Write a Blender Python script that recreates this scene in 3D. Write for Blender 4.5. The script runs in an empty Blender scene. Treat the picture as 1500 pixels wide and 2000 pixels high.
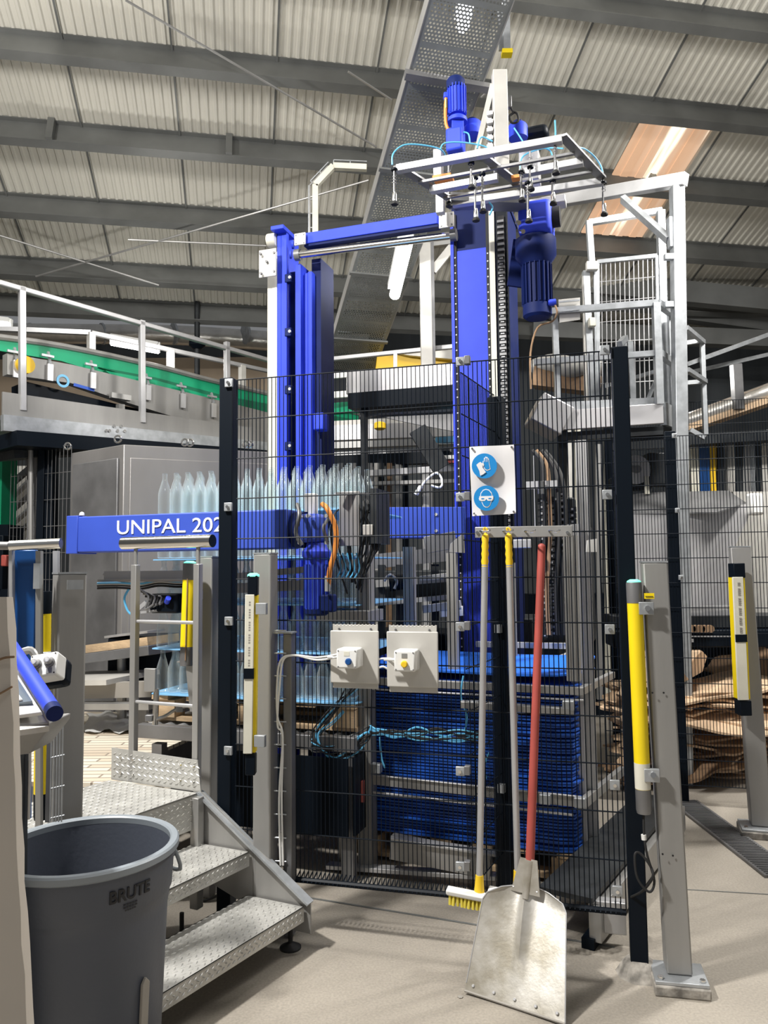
import bpy, math, random
from mathutils import Vector, Matrix
random.seed(7)
C = bpy.context.scene.collection
V = Vector
# ---------------- camera, world, lights, exposure ----------------
CAM = V((0, 0, 1.475)); PITCH = math.radians(4.2); ROLL = math.radians(0.57); FPX = 1500.0
fw = V((0, math.cos(PITCH), math.sin(PITCH))); u0 = V((0, -math.sin(PITCH), math.cos(PITCH))); r0 = V((1, 0, 0))
rt = r0*math.cos(ROLL) - u0*math.sin(ROLL); up = u0*math.cos(ROLL) + r0*math.sin(ROLL)
cd = bpy.data.cameras.new('camera'); cam = bpy.data.objects.new('camera', cd); C.objects.link(cam)
cd.sensor_fit = 'VERTICAL'; cd.sensor_height = 24; cd.lens = 24*FPX/2000; cd.clip_start = .05
cam.matrix_world = Matrix(((rt.x, up.x, -fw.x, CAM.x), (rt.y, up.y, -fw.y, CAM.y), (rt.z, up.z, -fw.z, CAM.z), (0, 0, 0, 1)))
bpy.context.scene.camera = cam
vs = bpy.context.scene.view_settings
vs.view_transform = 'Standard'; vs.look = 'None'; vs.gamma = 1; vs.use_curve_mapping = False; vs.exposure = 0.03
w = bpy.data.worlds.new('world'); bpy.context.scene.world = w; w.use_nodes = True
w.node_tree.nodes['Background'].inputs[0].default_value = (.95, .97, 1, 1)
w.node_tree.nodes['Background'].inputs[1].default_value = .19
try: bpy.context.scene.cycles.transparent_max_bounces = 24
except Exception: pass
def light(kind, loc, energy, size=.2, size_y=None, target=None, col=(1, .97, .92)):
    l = bpy.data.lights.new('ceiling_or_fill_light', kind); l.energy = energy; l.color = col
    o = bpy.data.objects.new('ceiling_or_fill_light', l); C.objects.link(o); o.location = loc
    if kind == 'AREA':
        l.shape = 'RECTANGLE'; l.size = size; l.size_y = size_y or size
        d = V(target) - V(loc); o.rotation_euler = d.to_track_quat('-Z', 'Y').to_euler()
    else: l.shadow_soft_size = size
    return o
light('AREA', (-2.4, 1.5, 5.0), 390, .34, .16, (.3, 3.0, .6))
light('AREA', (1.2, -.6, 5.6), 30, 1.4, .4, (1.2, 4.0, .3))  # fill lamp added above and behind the camera, out of view

light('POINT', (-3.8, 4.4, 5.4), 310, .3)
light('POINT', (3.0, 4.4, 5.4), 190, .4)
light('POINT', (-2.5, 8.4, 3.9), 60, .12)
light('POINT', (3.2, 8.6, 3.6), 30, .12)
light('POINT', (-.3, 2.8, 5.2), 100, .5)
light('AREA', (2.9, 4.2, 5.0), 200, 1.2, .2, (2.4, 5.6, 0))  # unseen lamp added to brighten the cardboard heap

# ---------------- helpers ----------------
X, Y, Z = V((1, 0, 0)), V((0, 1, 0)), V((0, 0, 1))
def ray(px, py): return fw + rt*((px-750)/FPX) + up*((1000-py)/FPX)
def P(px, py, d):
    r = ray(px, py); return CAM + r*(d/r.y)
def PZ(px, d, z):                       # point on a pixel column at depth d with height z
    p = P(px, 1110, d)
    for _ in range(3):
        # correct for lean of verticals
        rel = V((p.x, d, z)) - CAM
        ix = rel.dot(rt)/rel.dot(fw)*FPX+750
        iy = 1000-rel.dot(up)/rel.dot(fw)*FPX
        p = P(px, iy, d)
    return V((p.x, d, z))
def hit(px, py, p0, nrm):
    r = ray(px, py); t = (V(p0)-CAM).dot(nrm)/r.dot(nrm); return CAM + r*t
class MB:
    def __init__(s): s.v = []; s.f = []
    def add(s, vs_, fs):
        b = len(s.v); s.v += [V(q) for q in vs_]; s.f += [tuple(b+i for i in f) for f in fs]; return s
    def box(s, c, size, ax=(X, Y, Z)):
        c = V(c); h = [ax[i]*(size[i]/2) for i in range(3)]
        vv = [c+h[0]*a+h[1]*b+h[2]*d for a in (-1, 1) for b in (-1, 1) for d in (-1, 1)]
        return s.add(vv, [(0, 1, 3, 2), (4, 6, 7, 5), (0, 4, 5, 1), (2, 3, 7, 6), (0, 2, 6, 4), (1, 5, 7, 3)])
    def bar(s, p, q, w_, h_=None, upv=Z):
        p, q = V(p), V(q); h_ = h_ or w_; d = q-p; L = d.length
        if L < 1e-6: return s
        d.normalize(); sd = d.cross(upv)
        if sd.length < 1e-3: sd = d.cross(X if abs(d.z) > .9 else Z)
        sd.normalize(); u = sd.cross(d).normalized()
        return s.box((p+q)/2, (L, w_, h_), (d, sd, u))
    def cyl(s, p, q, r, n=12, r2=None, caps=True):
        p, q = V(p), V(q); d = (q-p).normalized(); a = d.orthogonal().normalized(); b = d.cross(a)
        r2 = r if r2 is None else r2
        vv = []
        for i in range(n):
            t = 2*math.pi*i/n; e = a*math.cos(t)+b*math.sin(t); vv += [p+e*r, q+e*r2]
        fs = [(2*i, 2*((i+1) % n), 2*((i+1) % n)+1, 2*i+1) for i in range(n)]
        if caps: fs += [tuple(2*i for i in range(n))[::-1], tuple(2*i+1 for i in range(n))]
        return s.add(vv, fs)
    def tube(s, pts, r, n=8, smooth=0):
        pts = [V(p) for p in pts]
        if smooth: pts = spline(pts, smooth)
        a = None; rings = []
        for i, p in enumerate(pts):
            d = (pts[min(i+1, len(pts)-1)]-pts[max(i-1, 0)]).normalized()
            a = (a - d*a.dot(d)) if a else d.orthogonal()
            if a.length < 1e-5: a = d.orthogonal()
            a.normalize(); b = d.cross(a)
            rings.append([p+(a*math.cos(2*math.pi*k/n)+b*math.sin(2*math.pi*k/n))*r for k in range(n)])
        vv = [v for g in rings for v in g]; fs = []
        for i in range(len(pts)-1):
            for k in range(n): fs.append((i*n+k, i*n+(k+1) % n, (i+1)*n+(k+1) % n, (i+1)*n+k))
        fs += [tuple(range(n))[::-1], tuple((len(pts)-1)*n+k for k in range(n))]
        return s.add(vv, fs)
    def prism(s, poly, ext):
        n = len(poly); poly = [V(p) for p in poly]; ext = V(ext)
        vv = poly+[p+ext for p in poly]
        return s.add(vv, [tuple(range(n))[::-1], tuple(range(n, 2*n))]+[(i, (i+1) % n, (i+1) % n+n, i+n) for i in range(n)])
    def lathe(s, c, prof, n=24, ax=(X, Y, Z), caps=True):
        c = V(c); vv = []; fs = []
        for r, z in prof:
            for k in range(n):
                t = 2*math.pi*k/n; vv.append(c+ax[0]*(r*math.cos(t))+ax[1]*(r*math.sin(t))+ax[2]*z)
        for i in range(len(prof)-1):
            for k in range(n): fs.append((i*n+k, i*n+(k+1) % n, (i+1)*n+(k+1) % n, (i+1)*n+k))
        if caps: fs += [tuple(range(n))[::-1], tuple((len(prof)-1)*n+k for k in range(n))]
        return s.add(vv, fs)
    def lattice(s, p, du, dv, nu, nv, ru=.0015, rv=.002, offv=None):
        # wires: nu verticals along dv spaced on du, nv horizontals along du
        p = V(p); n3 = 4
        for i in range(nu+1): s.cyl(p+du*(i/nu), p+du*(i/nu)+dv, ru, n3, caps=False)
        for j in range(nv+1):
            s.cyl(p+dv*(j/nv), p+dv*(j/nv)+du, rv, 5, caps=False)
        return s
    def build(s, name, m, parent=None, bev=0, kind=None, label=None):
        o_ = V((0, 0, 0))
        if parent is not None:
            q = parent
            while q is not None: o_ += V(q.location); q = q.parent
        me = bpy.data.meshes.new(name); me.from_pydata([v-o_ for v in s.v], [], s.f); me.update()
        me.polygons.foreach_set('use_smooth', [True]*len(me.polygons))
        me.set_sharp_from_angle(angle=math.radians(38))
        me.materials.append(m)
        o = bpy.data.objects.new(name, me); C.objects.link(o); o.parent = parent
        if bev:
            b = o.modifiers.new('bevel', 'BEVEL'); b.width = bev; b.segments = 2; b.limit_method = 'ANGLE'
        if kind: o['kind'] = kind
        if label: o['label'] = label
        return o
def spline(pts, k):
    out = []; n = len(pts)
    for i in range(n-1):
        a, b, c, d = pts[max(i-1, 0)], pts[i], pts[i+1], pts[min(i+2, n-1)]
        for j in range(k):
            t = j/k; out.append(.5*((2*b)+(c-a)*t+(2*a-5*b+4*c-d)*t*t+(3*b-3*c+d-a)*t**3))
    out.append(pts[-1]); return out
def tag(o, label, cat, group=None):
    o['label'] = label; o['category'] = cat
    if group: o['group'] = group
    return o
def thing(name, label, cat, loc=(0, 0, 0), group=None):
    o = bpy.data.objects.new(name, None); o.empty_display_size = .1; C.objects.link(o); o.location = loc
    return tag(o, label, cat, group)
def dup(o, parent=None):
    c = o.copy(); C.objects.link(c); c.parent = parent
    for ch in [q for q in C.objects if q.parent == o]: dup(ch, c)
    return c
def mat(name, col, rough=.5, metal=0., var=0., scale=8., bump=0., bscale=60., emit=None, estr=0., stretch=None, col2=None, spec=None):
    m = bpy.data.materials.new(name); m.use_nodes = True; nt = m.node_tree; b = nt.nodes['Principled BSDF']
    b.inputs['Base Color'].default_value = (*col, 1); b.inputs['Roughness'].default_value = rough; b.inputs['Metallic'].default_value = metal
    if spec is not None: b.inputs['Specular IOR Level'].default_value = spec
    tc = nt.nodes.new('ShaderNodeTexCoord'); mp = nt.nodes.new('ShaderNodeMapping'); nt.links.new(tc.outputs['Object'], mp.inputs[0])
    if stretch: mp.inputs['Scale'].default_value = stretch
    if var or col2:
        nz = nt.nodes.new('ShaderNodeTexNoise'); nz.inputs['Scale'].default_value = scale; nz.inputs['Detail'].default_value = 6
        nt.links.new(mp.outputs[0], nz.inputs[0]); r = nt.nodes.new('ShaderNodeValToRGB')
        c2 = col2 or tuple(max(0, x*(1-var)) for x in col); c1 = col if col2 else tuple(min(1, x*(1+var)) for x in col)
        r.color_ramp.elements[0].position = .35; r.color_ramp.elements[1].position = .65
        r.color_ramp.elements[0].color = (*c2, 1); r.color_ramp.elements[1].color = (*c1, 1)
        nt.links.new(nz.outputs[0], r.inputs[0]); nt.links.new(r.outputs[0], b.inputs['Base Color'])
    if bump:
        n2 = nt.nodes.new('ShaderNodeTexNoise'); n2.inputs['Scale'].default_value = bscale; nt.links.new(mp.outputs[0], n2.inputs[0])
        bm = nt.nodes.new('ShaderNodeBump'); bm.inputs['Strength'].default_value = bump; bm.inputs['Distance'].default_value = .01
        nt.links.new(n2.outputs[0], bm.inputs['Height']); nt.links.new(bm.outputs[0], b.inputs['Normal'])
    if emit: b.inputs['Emission Color'].default_value = (*emit, 1); b.inputs['Emission Strength'].default_value = estr
    return m
M = dict(
 blue=mat('blue_paint', (.03, .065, .66), .55, 0, .08, 5, spec=.3),
 bluedk=mat('dark_or_shaded_blue', (.004, .013, .09), .6, 0, .1, 5, spec=.2),  # dark blue, also shade painted onto the column side and panel top
 armblue=mat('arm_blue', (.035, .08, .48), .5, 0, .06, 4),
 padblue=mat('pad_blue', (.02, .17, .80), .45, 0, .12, 3),
 paddk=mat('pad_edge', (.015, .10, .50), .5, 0, .4, 6),
 black=mat('black_coat', (.004, .007, .012), .45, spec=.12),
 darkm=mat('dark_machine', (.022, .025, .028), .5, .2, .4, 6),
 rubber=mat('rubber', (.012, .012, .013), .7),
 galv=mat('galvanised', (.42, .44, .46), .42, .55, .14, 14, .06, 40),
 alu=mat('aluminium', (.52, .52, .53), .38, .5, .06, 8),
 steel=mat('brushed_steel', (.40, .395, .385), .38, .55, .10, 5, .05, 60, stretch=(1, 1, .1)),
 postg=mat('post_steel', (.30, .295, .285), .48, .30, .08, 4, .05, 30, stretch=(2, 2, .3)),
 steeldk=mat('dark_steel', (.20, .20, .205), .42, .5, .25, 3),
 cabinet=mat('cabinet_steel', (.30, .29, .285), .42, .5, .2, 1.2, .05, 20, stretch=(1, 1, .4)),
 chrome=mat('chrome', (.75, .74, .72), .18, 1.),
 plate=mat('checker_plate', (.56, .555, .53), .42, .45, .12, 10, .15, 90),
 cream=mat('cream_belt', (.68, .66, .56), .55, 0, .08, 6),
 white=mat('white_plastic', (.78, .78, .76), .45, 0, .03, 6),
 ivory=mat('ivory_panel', (.55, .535, .50), .45, .15, .10, 5),
 yellow=mat('yellow', (.88, .66, .008), .42, 0, .03, 6),
 grip=mat('yellow_grip', (.85, .56, .02), .5),
 red=mat('red_handle', (.40, .075, .06), .55, 0, .12, 7),
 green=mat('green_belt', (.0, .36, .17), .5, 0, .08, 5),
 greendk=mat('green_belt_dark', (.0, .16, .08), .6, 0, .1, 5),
 led=mat('green_led', (.2, .9, .6), .4, emit=(.15, .9, .55), estr=1.3),
 tubew=mat('lamp_tube', (1, 1, 1), .4, emit=(1, .99, .96), estr=14),
 wood=mat('pallet_wood', (.50, .36, .22), .8, 0, .25, 5, .2, 40, stretch=(.3, 3, 3)),
 card=mat('cardboard', (.64, .46, .30), .8, 0, .12, 4, .1, 20),
 cardk=mat('cardboard_edge', (.30, .19, .11), .85, 0, .3, 6),
 bingrey=mat('bin_plastic', (.070, .080, .105), .5, 0, .06, 3, .05, 80),
 binrim=mat('bin_rim', (.24, .27, .30), .42),
 tan=mat('tan', (.30, .28, .25), .6),
 ink=mat('ink', (.012, .012, .015), .6),
 txtw=mat('white_letter', (.85, .86, .88), .5),
 signw=mat('sign_white', (.72, .71, .72), .35, 0, .02, 3),
 signb=mat('sign_blue', (.01, .22, .56), .4),
 hose=mat('blue_hose', (.12, .48, .80), .35),
 padlight=mat('pad_light', (.22, .50, .80), .4),
 mark=mat('blue_mark', (.02, .10, .55), .5),
 orange=mat('orange_cable', (.75, .27, .05), .5),
 brass=mat('brass', (.6, .42, .15), .35, .8),
 shov=mat('shovel_alu', (.62, .60, .56), .42, .5, 0, 9, .05, 90, col2=(.34, .31, .25)),
 beige=mat('beige_cover', (.60, .55, .49), .6, .05, .06, 2.5, .12, 8),
 panelblue=mat('panel_blue', (.010, .075, .27), .35, .1, .15, 5),
 duct=mat('foil_duct', (.62, .60, .57), .3, .8, .1, 5, .6, 12),
 warmwall=mat('warm_wall', (.42, .33, .24), .7, 0, .08, 2),
 stain=mat('stainless_hood', (.64, .63, .64), .34, .6, .15, 2, .04, 30),
 purlin=mat('purlin_steel', (.17, .175, .17), .55, .3, .2, 1.5),
 yellowd=mat('yellow_enclosure', (.80, .50, .01), .5, 0, .08, 3),
 screen=mat('screen', (.12, .15, .18), .2),
 grout=mat('grout', (.30, .28, .25), .9, 0, .5, 20, .6, 30),
 bristle=mat('bristle', (.72, .60, .08), .7),
 floorm=None)
# bottle glass : cheap thin glass
def glassmat():
    m = bpy.data.materials.new('bottle_glass'); m.use_nodes = True; nt = m.node_tree; nt.nodes.clear()
    out = nt.nodes.new('ShaderNodeOutputMaterial'); tr = nt.nodes.new('ShaderNodeBsdfTransparent'); tr.inputs[0].default_value = (.965, .985, .985, 1)
    gl = nt.nodes.new('ShaderNodeBsdfGlossy'); gl.inputs['Roughness'].default_value = .08; gl.inputs[0].default_value = (.95, 1, 1, 1)
    df = nt.nodes.new('ShaderNodeBsdfDiffuse'); df.inputs[0].default_value = (.88, .93, .93, 1)
    lw = nt.nodes.new('ShaderNodeLayerWeight'); lw.inputs[0].default_value = .35
    m1 = nt.nodes.new('ShaderNodeMixShader'); m2 = nt.nodes.new('ShaderNodeMixShader')
    mu = nt.nodes.new('ShaderNodeMath'); mu.operation = 'MULTIPLY_ADD'; mu.inputs[1].default_value = .48; mu.inputs[2].default_value = .05
    nt.links.new(lw.outputs['Facing'], mu.inputs[0])
    m1.inputs[0].default_value = .5; nt.links.new(df.outputs[0], m1.inputs[1]); nt.links.new(gl.outputs[0], m1.inputs[2])
    nt.links.new(mu.outputs[0], m2.inputs[0]); nt.links.new(tr.outputs[0], m2.inputs[1]); nt.links.new(m1.outputs[0], m2.inputs[2])
    nt.links.new(m2.outputs[0], out.inputs[0]); return m
M['glass'] = glassmat()
# concrete floor
def floormat():
    m = mat('concrete_floor', (.315, .285, .243), .62, 0, .10, 1.3, .08, 120); nt = m.node_tree; b = nt.nodes['Principled BSDF']
    src = b.inputs['Base Color'].links[0].from_socket
    vo = nt.nodes.new('ShaderNodeTexNoise'); vo.inputs['Scale'].default_value = 110; vo.inputs['Detail'].default_value = 2
    tc = [n_ for n_ in nt.nodes if n_.type == 'TEX_COORD'][0]; nt.links.new(tc.outputs['Object'], vo.inputs[0])
    r = nt.nodes.new('ShaderNodeValToRGB'); r.color_ramp.elements[0].position = .3; r.color_ramp.elements[1].position = .72
    r.color_ramp.elements[0].color = (.88, .88, .88, 1); r.color_ramp.elements[1].color = (1.14, 1.13, 1.12, 1)
    nt.links.new(vo.outputs[0], r.inputs[0]); mx = nt.nodes.new('ShaderNodeMixRGB'); mx.blend_type = 'MULTIPLY'; mx.inputs[0].default_value = 1
    nt.links.new(src, mx.inputs[1]); nt.links.new(r.outputs[0], mx.inputs[2]); nt.links.new(mx.outputs[0], b.inputs['Base Color']); return m
M['floorm'] = floormat()
# plank-patterned slats
def slatmat():
    m = bpy.data.materials.new('slat_deck'); m.use_nodes = True; nt = m.node_tree; b = nt.nodes['Principled BSDF']; b.inputs['Roughness'].default_value = .6
    tc = nt.nodes.new('ShaderNodeTexCoord'); br = nt.nodes.new('ShaderNodeTexBrick'); nt.links.new(tc.outputs['Object'], br.inputs[0])
    br.inputs['Scale'].default_value = 1; br.inputs['Brick Width'].default_value = .34; br.inputs['Row Height'].default_value = .062
    br.inputs['Mortar Size'].default_value = .006; br.inputs['Color1'].default_value = (.78, .72, .60, 1); br.inputs['Color2'].default_value = (.50, .38, .27, 1)
    br.inputs['Mortar'].default_value = (.30, .25, .20, 1); br.inputs['Bias'].default_value = -.35; br.offset = .37
    nt.links.new(br.outputs[0], b.inputs['Base Color']); return m
M['slat'] = slatmat()
def perfmat():
    m = mat('perforated_steel', (.24, .255, .25), .5, .35, .15, 3); nt = m.node_tree; b = nt.nodes['Principled BSDF']
    tc = [n_ for n_ in nt.nodes if n_.type == 'TEX_COORD'][0]; sp = nt.nodes.new('ShaderNodeSeparateXYZ'); nt.links.new(tc.outputs['Object'], sp.inputs[0])
    def mth(op, a, b_=None, c_=None):
        n_ = nt.nodes.new('ShaderNodeMath'); n_.operation = op
        for i, q in enumerate((a, b_, c_)):
            if q is None: continue
            if hasattr(q, 'links'): nt.links.new(q, n_.inputs[i])
            else: n_.inputs[i].default_value = q
        return n_.outputs[0]
    pt = .024
    v = mth('DIVIDE', sp.outputs[1], pt); row = mth('FLOOR', v); odd = mth('MULTIPLY', mth('PINGPONG', row, 1.0), .5)
    u = mth('ADD', mth('DIVIDE', sp.outputs[0], pt), odd)
    fu = mth('SUBTRACT', mth('FRACT', u), .5); fv = mth('SUBTRACT', mth('FRACT', v), .5)
    d2 = mth('ADD', mth('MULTIPLY', fu, fu), mth('MULTIPLY', fv, fv)); hole = mth('LESS_THAN', d2, .10)
    seg = mth('FRACT', mth('DIVIDE', sp.outputs[1], .30)); s1 = mth('GREATER_THAN', seg, .12)
    ex = mth('LESS_THAN', mth('ABSOLUTE', sp.outputs[0]), .235)
    hh = mth('MULTIPLY', mth('MULTIPLY', hole, s1), ex)
    al = mth('SUBTRACT', 1.0, hh); nt.links.new(al, b.inputs['Alpha']); return m
M['perf'] = perfmat()
def skymat():
    m = mat('skylight_sheet', (.55, .36, .24), .5); nt = m.node_tree; b = nt.nodes['Principled BSDF']
    tc = [n_ for n_ in nt.nodes if n_.type == 'TEX_COORD'][0]; mp = nt.nodes.new('ShaderNodeMapping'); mp.inputs['Scale'].default_value = (1, .07, 1)
    nt.links.new(tc.outputs['Object'], mp.inputs[0]); nz = nt.nodes.new('ShaderNodeTexNoise'); nz.inputs['Scale'].default_value = 3.2; nz.inputs['Detail'].default_value = 5
    nt.links.new(mp.outputs[0], nz.inputs[0]); r = nt.nodes.new('ShaderNodeValToRGB')
    r.color_ramp.elements[0].position = .42; r.color_ramp.elements[0].color = (.50, .30, .18, 1)
    r.color_ramp.elements[1].position = .60; r.color_ramp.elements[1].color = (1.9, 1.7, 1.3, 1)
    e = r.color_ramp.elements.new(.53); e.color = (.58, .40, .28, 1)
    nt.links.new(nz.outputs[0], r.inputs[0]); nt.links.new(r.outputs[0], b.inputs['Emission Color']); b.inputs['Emission Strength'].default_value = .95; return m
M['sky'] = skymat()
def text_on(name, body, m, parent, p0, xd, yd, wd, ht, ext=.0015, bold=0.):
    cu = bpy.data.curves.new(name, 'FONT'); cu.body = body; cu.extrude = .01; cu.offset = bold; cu.resolution_u = 4
    o = bpy.data.objects.new(name, cu); C.objects.link(o); dg = bpy.context.evaluated_depsgraph_get()
    me = bpy.data.meshes.new_from_object(o.evaluated_get(dg)); bpy.data.objects.remove(o)
    xs = [v.co.x for v in me.vertices]; ys = [v.co.y for v in me.vertices]
    x0, x1, y0, y1 = min(xs), max(xs), min(ys), max(ys); nrm = xd.cross(yd).normalized(); mb = MB()
    mb.v = [V(p0)+xd*((v.co.x-x0)/(x1-x0)*wd)+yd*((v.co.y-y0)/(y1-y0)*ht)+nrm*(v.co.z/.01*ext) for v in me.vertices]
    mb.f = [tuple(p.vertices) for p in me.polygons]; bpy.data.meshes.remove(me)
    return mb.build(name, m, parent)
def diamonds(mb, o, ux, uy, w_, h_, pitch=.034, nrm=None):
    nrm = nrm or ux.cross(uy).normalized(); i = 0; y = pitch*.5
    while y < h_-.008:
        x = pitch*(.5 if i % 2 else 1.0)
        while x < w_-.01:
            a = (ux*.9+uy*.45 if (i % 2) else ux*.9-uy*.45).normalized(); b = nrm.cross(a)
            c = V(o)+ux*x+uy*y; hl = pitch*.36; hw = pitch*.11; t = nrm*.0038
            mb.add([c+a*hl, c+b*hw, c-a*hl, c-b*hw, c+t], [(0, 1, 4), (1, 2, 4), (2, 3, 4), (3, 0, 4)])
            x += pitch
        y += pitch*.5; i += 1
md = V((.948, -.317, 0)); nd = V((.317, .948, 0)); MAX = (md, nd, Z)     # machine axes
ONES = 'zeroth first second third fourth fifth sixth seventh eighth ninth tenth eleventh twelfth thirteenth fourteenth fifteenth sixteenth seventeenth eighteenth nineteenth'.split()
def ordi(n):
    if n < 20: return ONES[n]
    tens = {2: 'twent', 3: 'thirt', 4: 'fort', 5: 'fift', 6: 'sixt', 7: 'sevent', 8: 'eight'}[n//10]
    return tens+'ieth' if n % 10 == 0 else tens+'y-'+ONES[n % 10]
FL = V((-.675, 3.32, 0)); FR = V((.91, 2.90, 0)); fd = (FR-FL).normalized(); fn = V((fd.y, -fd.x, 0))   # fence line, fn towards camera
if fn.y > 0: fn = -fn
FAX = (fd, fn, Z)
def F(px, py, off=0.): return hit(px, py, FL+fn*off, fn)

# ---------------- setting ----------------
o = MB().box((0, 6, -.05), (26, 26, .1)).build('floor', M['floorm']); o['kind'] = 'structure'
cdir = ray(478, 1680).normalized(); gh = V((cdir.x, cdir.y, 0)).normalized(); slope = cdir.z/math.hypot(cdir.x, cdir.y)
hx = V((gh.y, -gh.x, 0)); hx = hx if hx.x > 0 else -hx
H0 = 9.5; cax = gh*1 + Z*slope; cax.normalize(); cn = hx.cross(cax); cn = cn if cn.z > 0 else -cn
CP = V((0, 0, H0))
def Chit(px, py, off=0.): return hit(px, py, CP-cn*off, cn)
M['roof'] = mat('roof_sheet', (.66, .64, .57), .6, .05, .10, .5, 0, 10, stretch=(1, .25, 1))
mb = MB(); pitch = .095; W0, W1, S0 = -12., 13., -2.5; S1 = (Chit(750, 628)-CP).dot(cax)
prof = []; xx = W0
while xx < W1:
    prof += [(xx, 0), (xx+pitch*.45, 0), (xx+pitch*.6, -.017), (xx+pitch*.85, -.017)]; xx += pitch
vv = []; fs = []
for a, b in prof:
    vv += [CP+hx*a+cax*S0+cn*b, CP+hx*a+cax*S1+cn*b]
for i in range(len(prof)-1): fs.append((2*i, 2*i+2, 2*i+3, 2*i+1))
mb.add(vv, fs); mb.box(CP+hx*((W0+W1)/2)+cax*((S0+S1)/2)+cn*.1, (W1-W0, S1-S0, .1), (hx, cax, cn))
o = mb.build('ceiling', M['roof']); o['kind'] = 'structure'
# joints between roof sheets
k = 1
def struct(mb, name, m): o = mb.build(name, m); o['kind'] = 'structure'; return o
mb = MB()
for i in range(-12, 14):
    mb.box(CP+hx*(i*1.05+.3)+cax*((S0+S1)/2)-cn*.034, (.02, S1-S0, .01), (hx, cax, cn))
struct(mb, 'trim_1', M['purlin'])
tn = 2
for py in (-62, 140, 297, 432, 545, 612):
    c = Chit(750, py); s_ = (c-CP).dot(cax); c = CP+cax*s_-cn*.17; mb = MB(); a, b = c+hx*W0, c+hx*W1; hgt = .30
    mb.bar(a-cn*.0, b-cn*.0, .012, hgt, cn); mb.bar(a+cn*hgt/2, b+cn*hgt/2, .11, .014, cn); mb.bar(a-cn*hgt/2, b-cn*hgt/2, .11, .014, cn)
    if py == 297:
        for q in (-5.3, -3.9, -2.1, -.2, 3.0, 5.0): mb.box(c+hx*q-cax*.05, (.07, .08, hgt), (hx, cax, cn))
    struct(mb, 'trim_%d' % tn, M['purlin']); tn += 1
# bracing rods
mb = MB(); 
for (a, b) in (((245, 0), (735, 287)), ((-10, 457), (310, 557)), ((70, 540), (720, 352)), ((680, 140), (765, 195)), ((250, 468), (520, 480)), ((940, 190), (985, 150))):
    mb.cyl(Chit(*a, .45), Chit(*b, .45), .012, 6)
struct(mb, 'trim_%d' % tn, M['steel']); tn += 1
# skylight
q = [Chit(1262, 216, .045), Chit(1405, 224, .045), Chit(1258, 462, .045)]
s0 = (q[0]-CP).dot(cax); s1 = (q[2]-CP).dot(cax); xa = (q[0]-CP).dot(hx); xb = (q[1]-CP).dot(hx)
mb = MB(); ln = s1-s0; wd = xb-xa
for i in range(9):
    mb.box((wd*(i+.5)/9, ln/2, -.012*(i % 2)), (wd/9, ln, .02))
o = mb.build('window_1', M['sky']); o['kind'] = 'structure'
o.matrix_world = Matrix(((hx.x, cax.x, cn.x, 0), (hx.y, cax.y, cn.y, 0), (hx.z, cax.z, cn.z, 0), (0, 0, 0, 1))); o.location = CP+hx*xa+cax*s0-cn*.05
# walls
M['backwall'] = mat('back_wall', (.055, .062, .068), .7, 0, .3, .8, stretch=(3, 1, .3))
struct(MB().box((1, 13.9, 2.9), (26, .2, 5.8)), 'wall_back', M['backwall'])
M['sidewall'] = mat('side_wall', (.16, .165, .17), .7, 0, .2, .8)
struct(MB().box((-9.5, 7, 4), (.2, 17, 8)), 'wall_left', M['sidewall'])
struct(MB().box((9.5, 7, 4), (.2, 17, 8)), 'wall_right', M['sidewall'])
struct(MB().box((-5.6, 13.7, 4.45), (7.6, .2, 1.7)), 'trim_%d' % tn, M['warmwall']); tn += 1
# beams under ceiling at the back right
mb = MB()
for (x0, y0, x1, y1, d0, d1, hh) in ((1040, 545, 1520, 590, 11.5, 11.2, .32), (1040, 645, 1520, 665, 11.8, 11.6, .25), (1300, 610, 1520, 640, 11.9, 11.9, .2)):
    mb.bar(P(x0, y0, d0), P(x1, y1, d1), .2, hh)
struct(mb, 'trim_%d' % tn, M['purlin']); tn += 1
# floor joint and drain
mb = MB(); a = hit(600, 1753, (0, 0, .001), Z); b = hit(1200, 1850, (0, 0, .001), Z)
mb.bar(a, b, .012, .003); a = hit(1300, 1735, (0, 0, .001), Z); b = hit(1520, 1748, (0, 0, .001), Z); mb.bar(a, b, .006, .003)
struct(mb, 'trim_%d' % tn, M['purlin']); tn += 1
t = thing('floor_drain', 'long slotted steel drain grate set in the concrete floor at right', 'drain', hit(1420, 1630, (0, 0, 0), Z))
a = hit(1335, 1565, (0, 0, .006), Z); b = hit(1530, 1712, (0, 0, .006), Z); d = (b-a).normalized(); sd = d.cross(Z)
MB().bar(a, b, .15, .006).build('channel', M['rubber'], t)
mb = MB(); L = (b-a).length
mb.bar(a+sd*.08, b+sd*.08, .014, .014); mb.bar(a-sd*.08, b-sd*.08, .014, .014)
k = 0
while k*.022 < L: mb.bar(a+d*(k*.022)-sd*.075+Z*.003, a+d*(k*.022)+sd*.075+Z*.003, .009, .008); k += 1
mb.build('grate', M['steeldk'], t)

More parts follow.
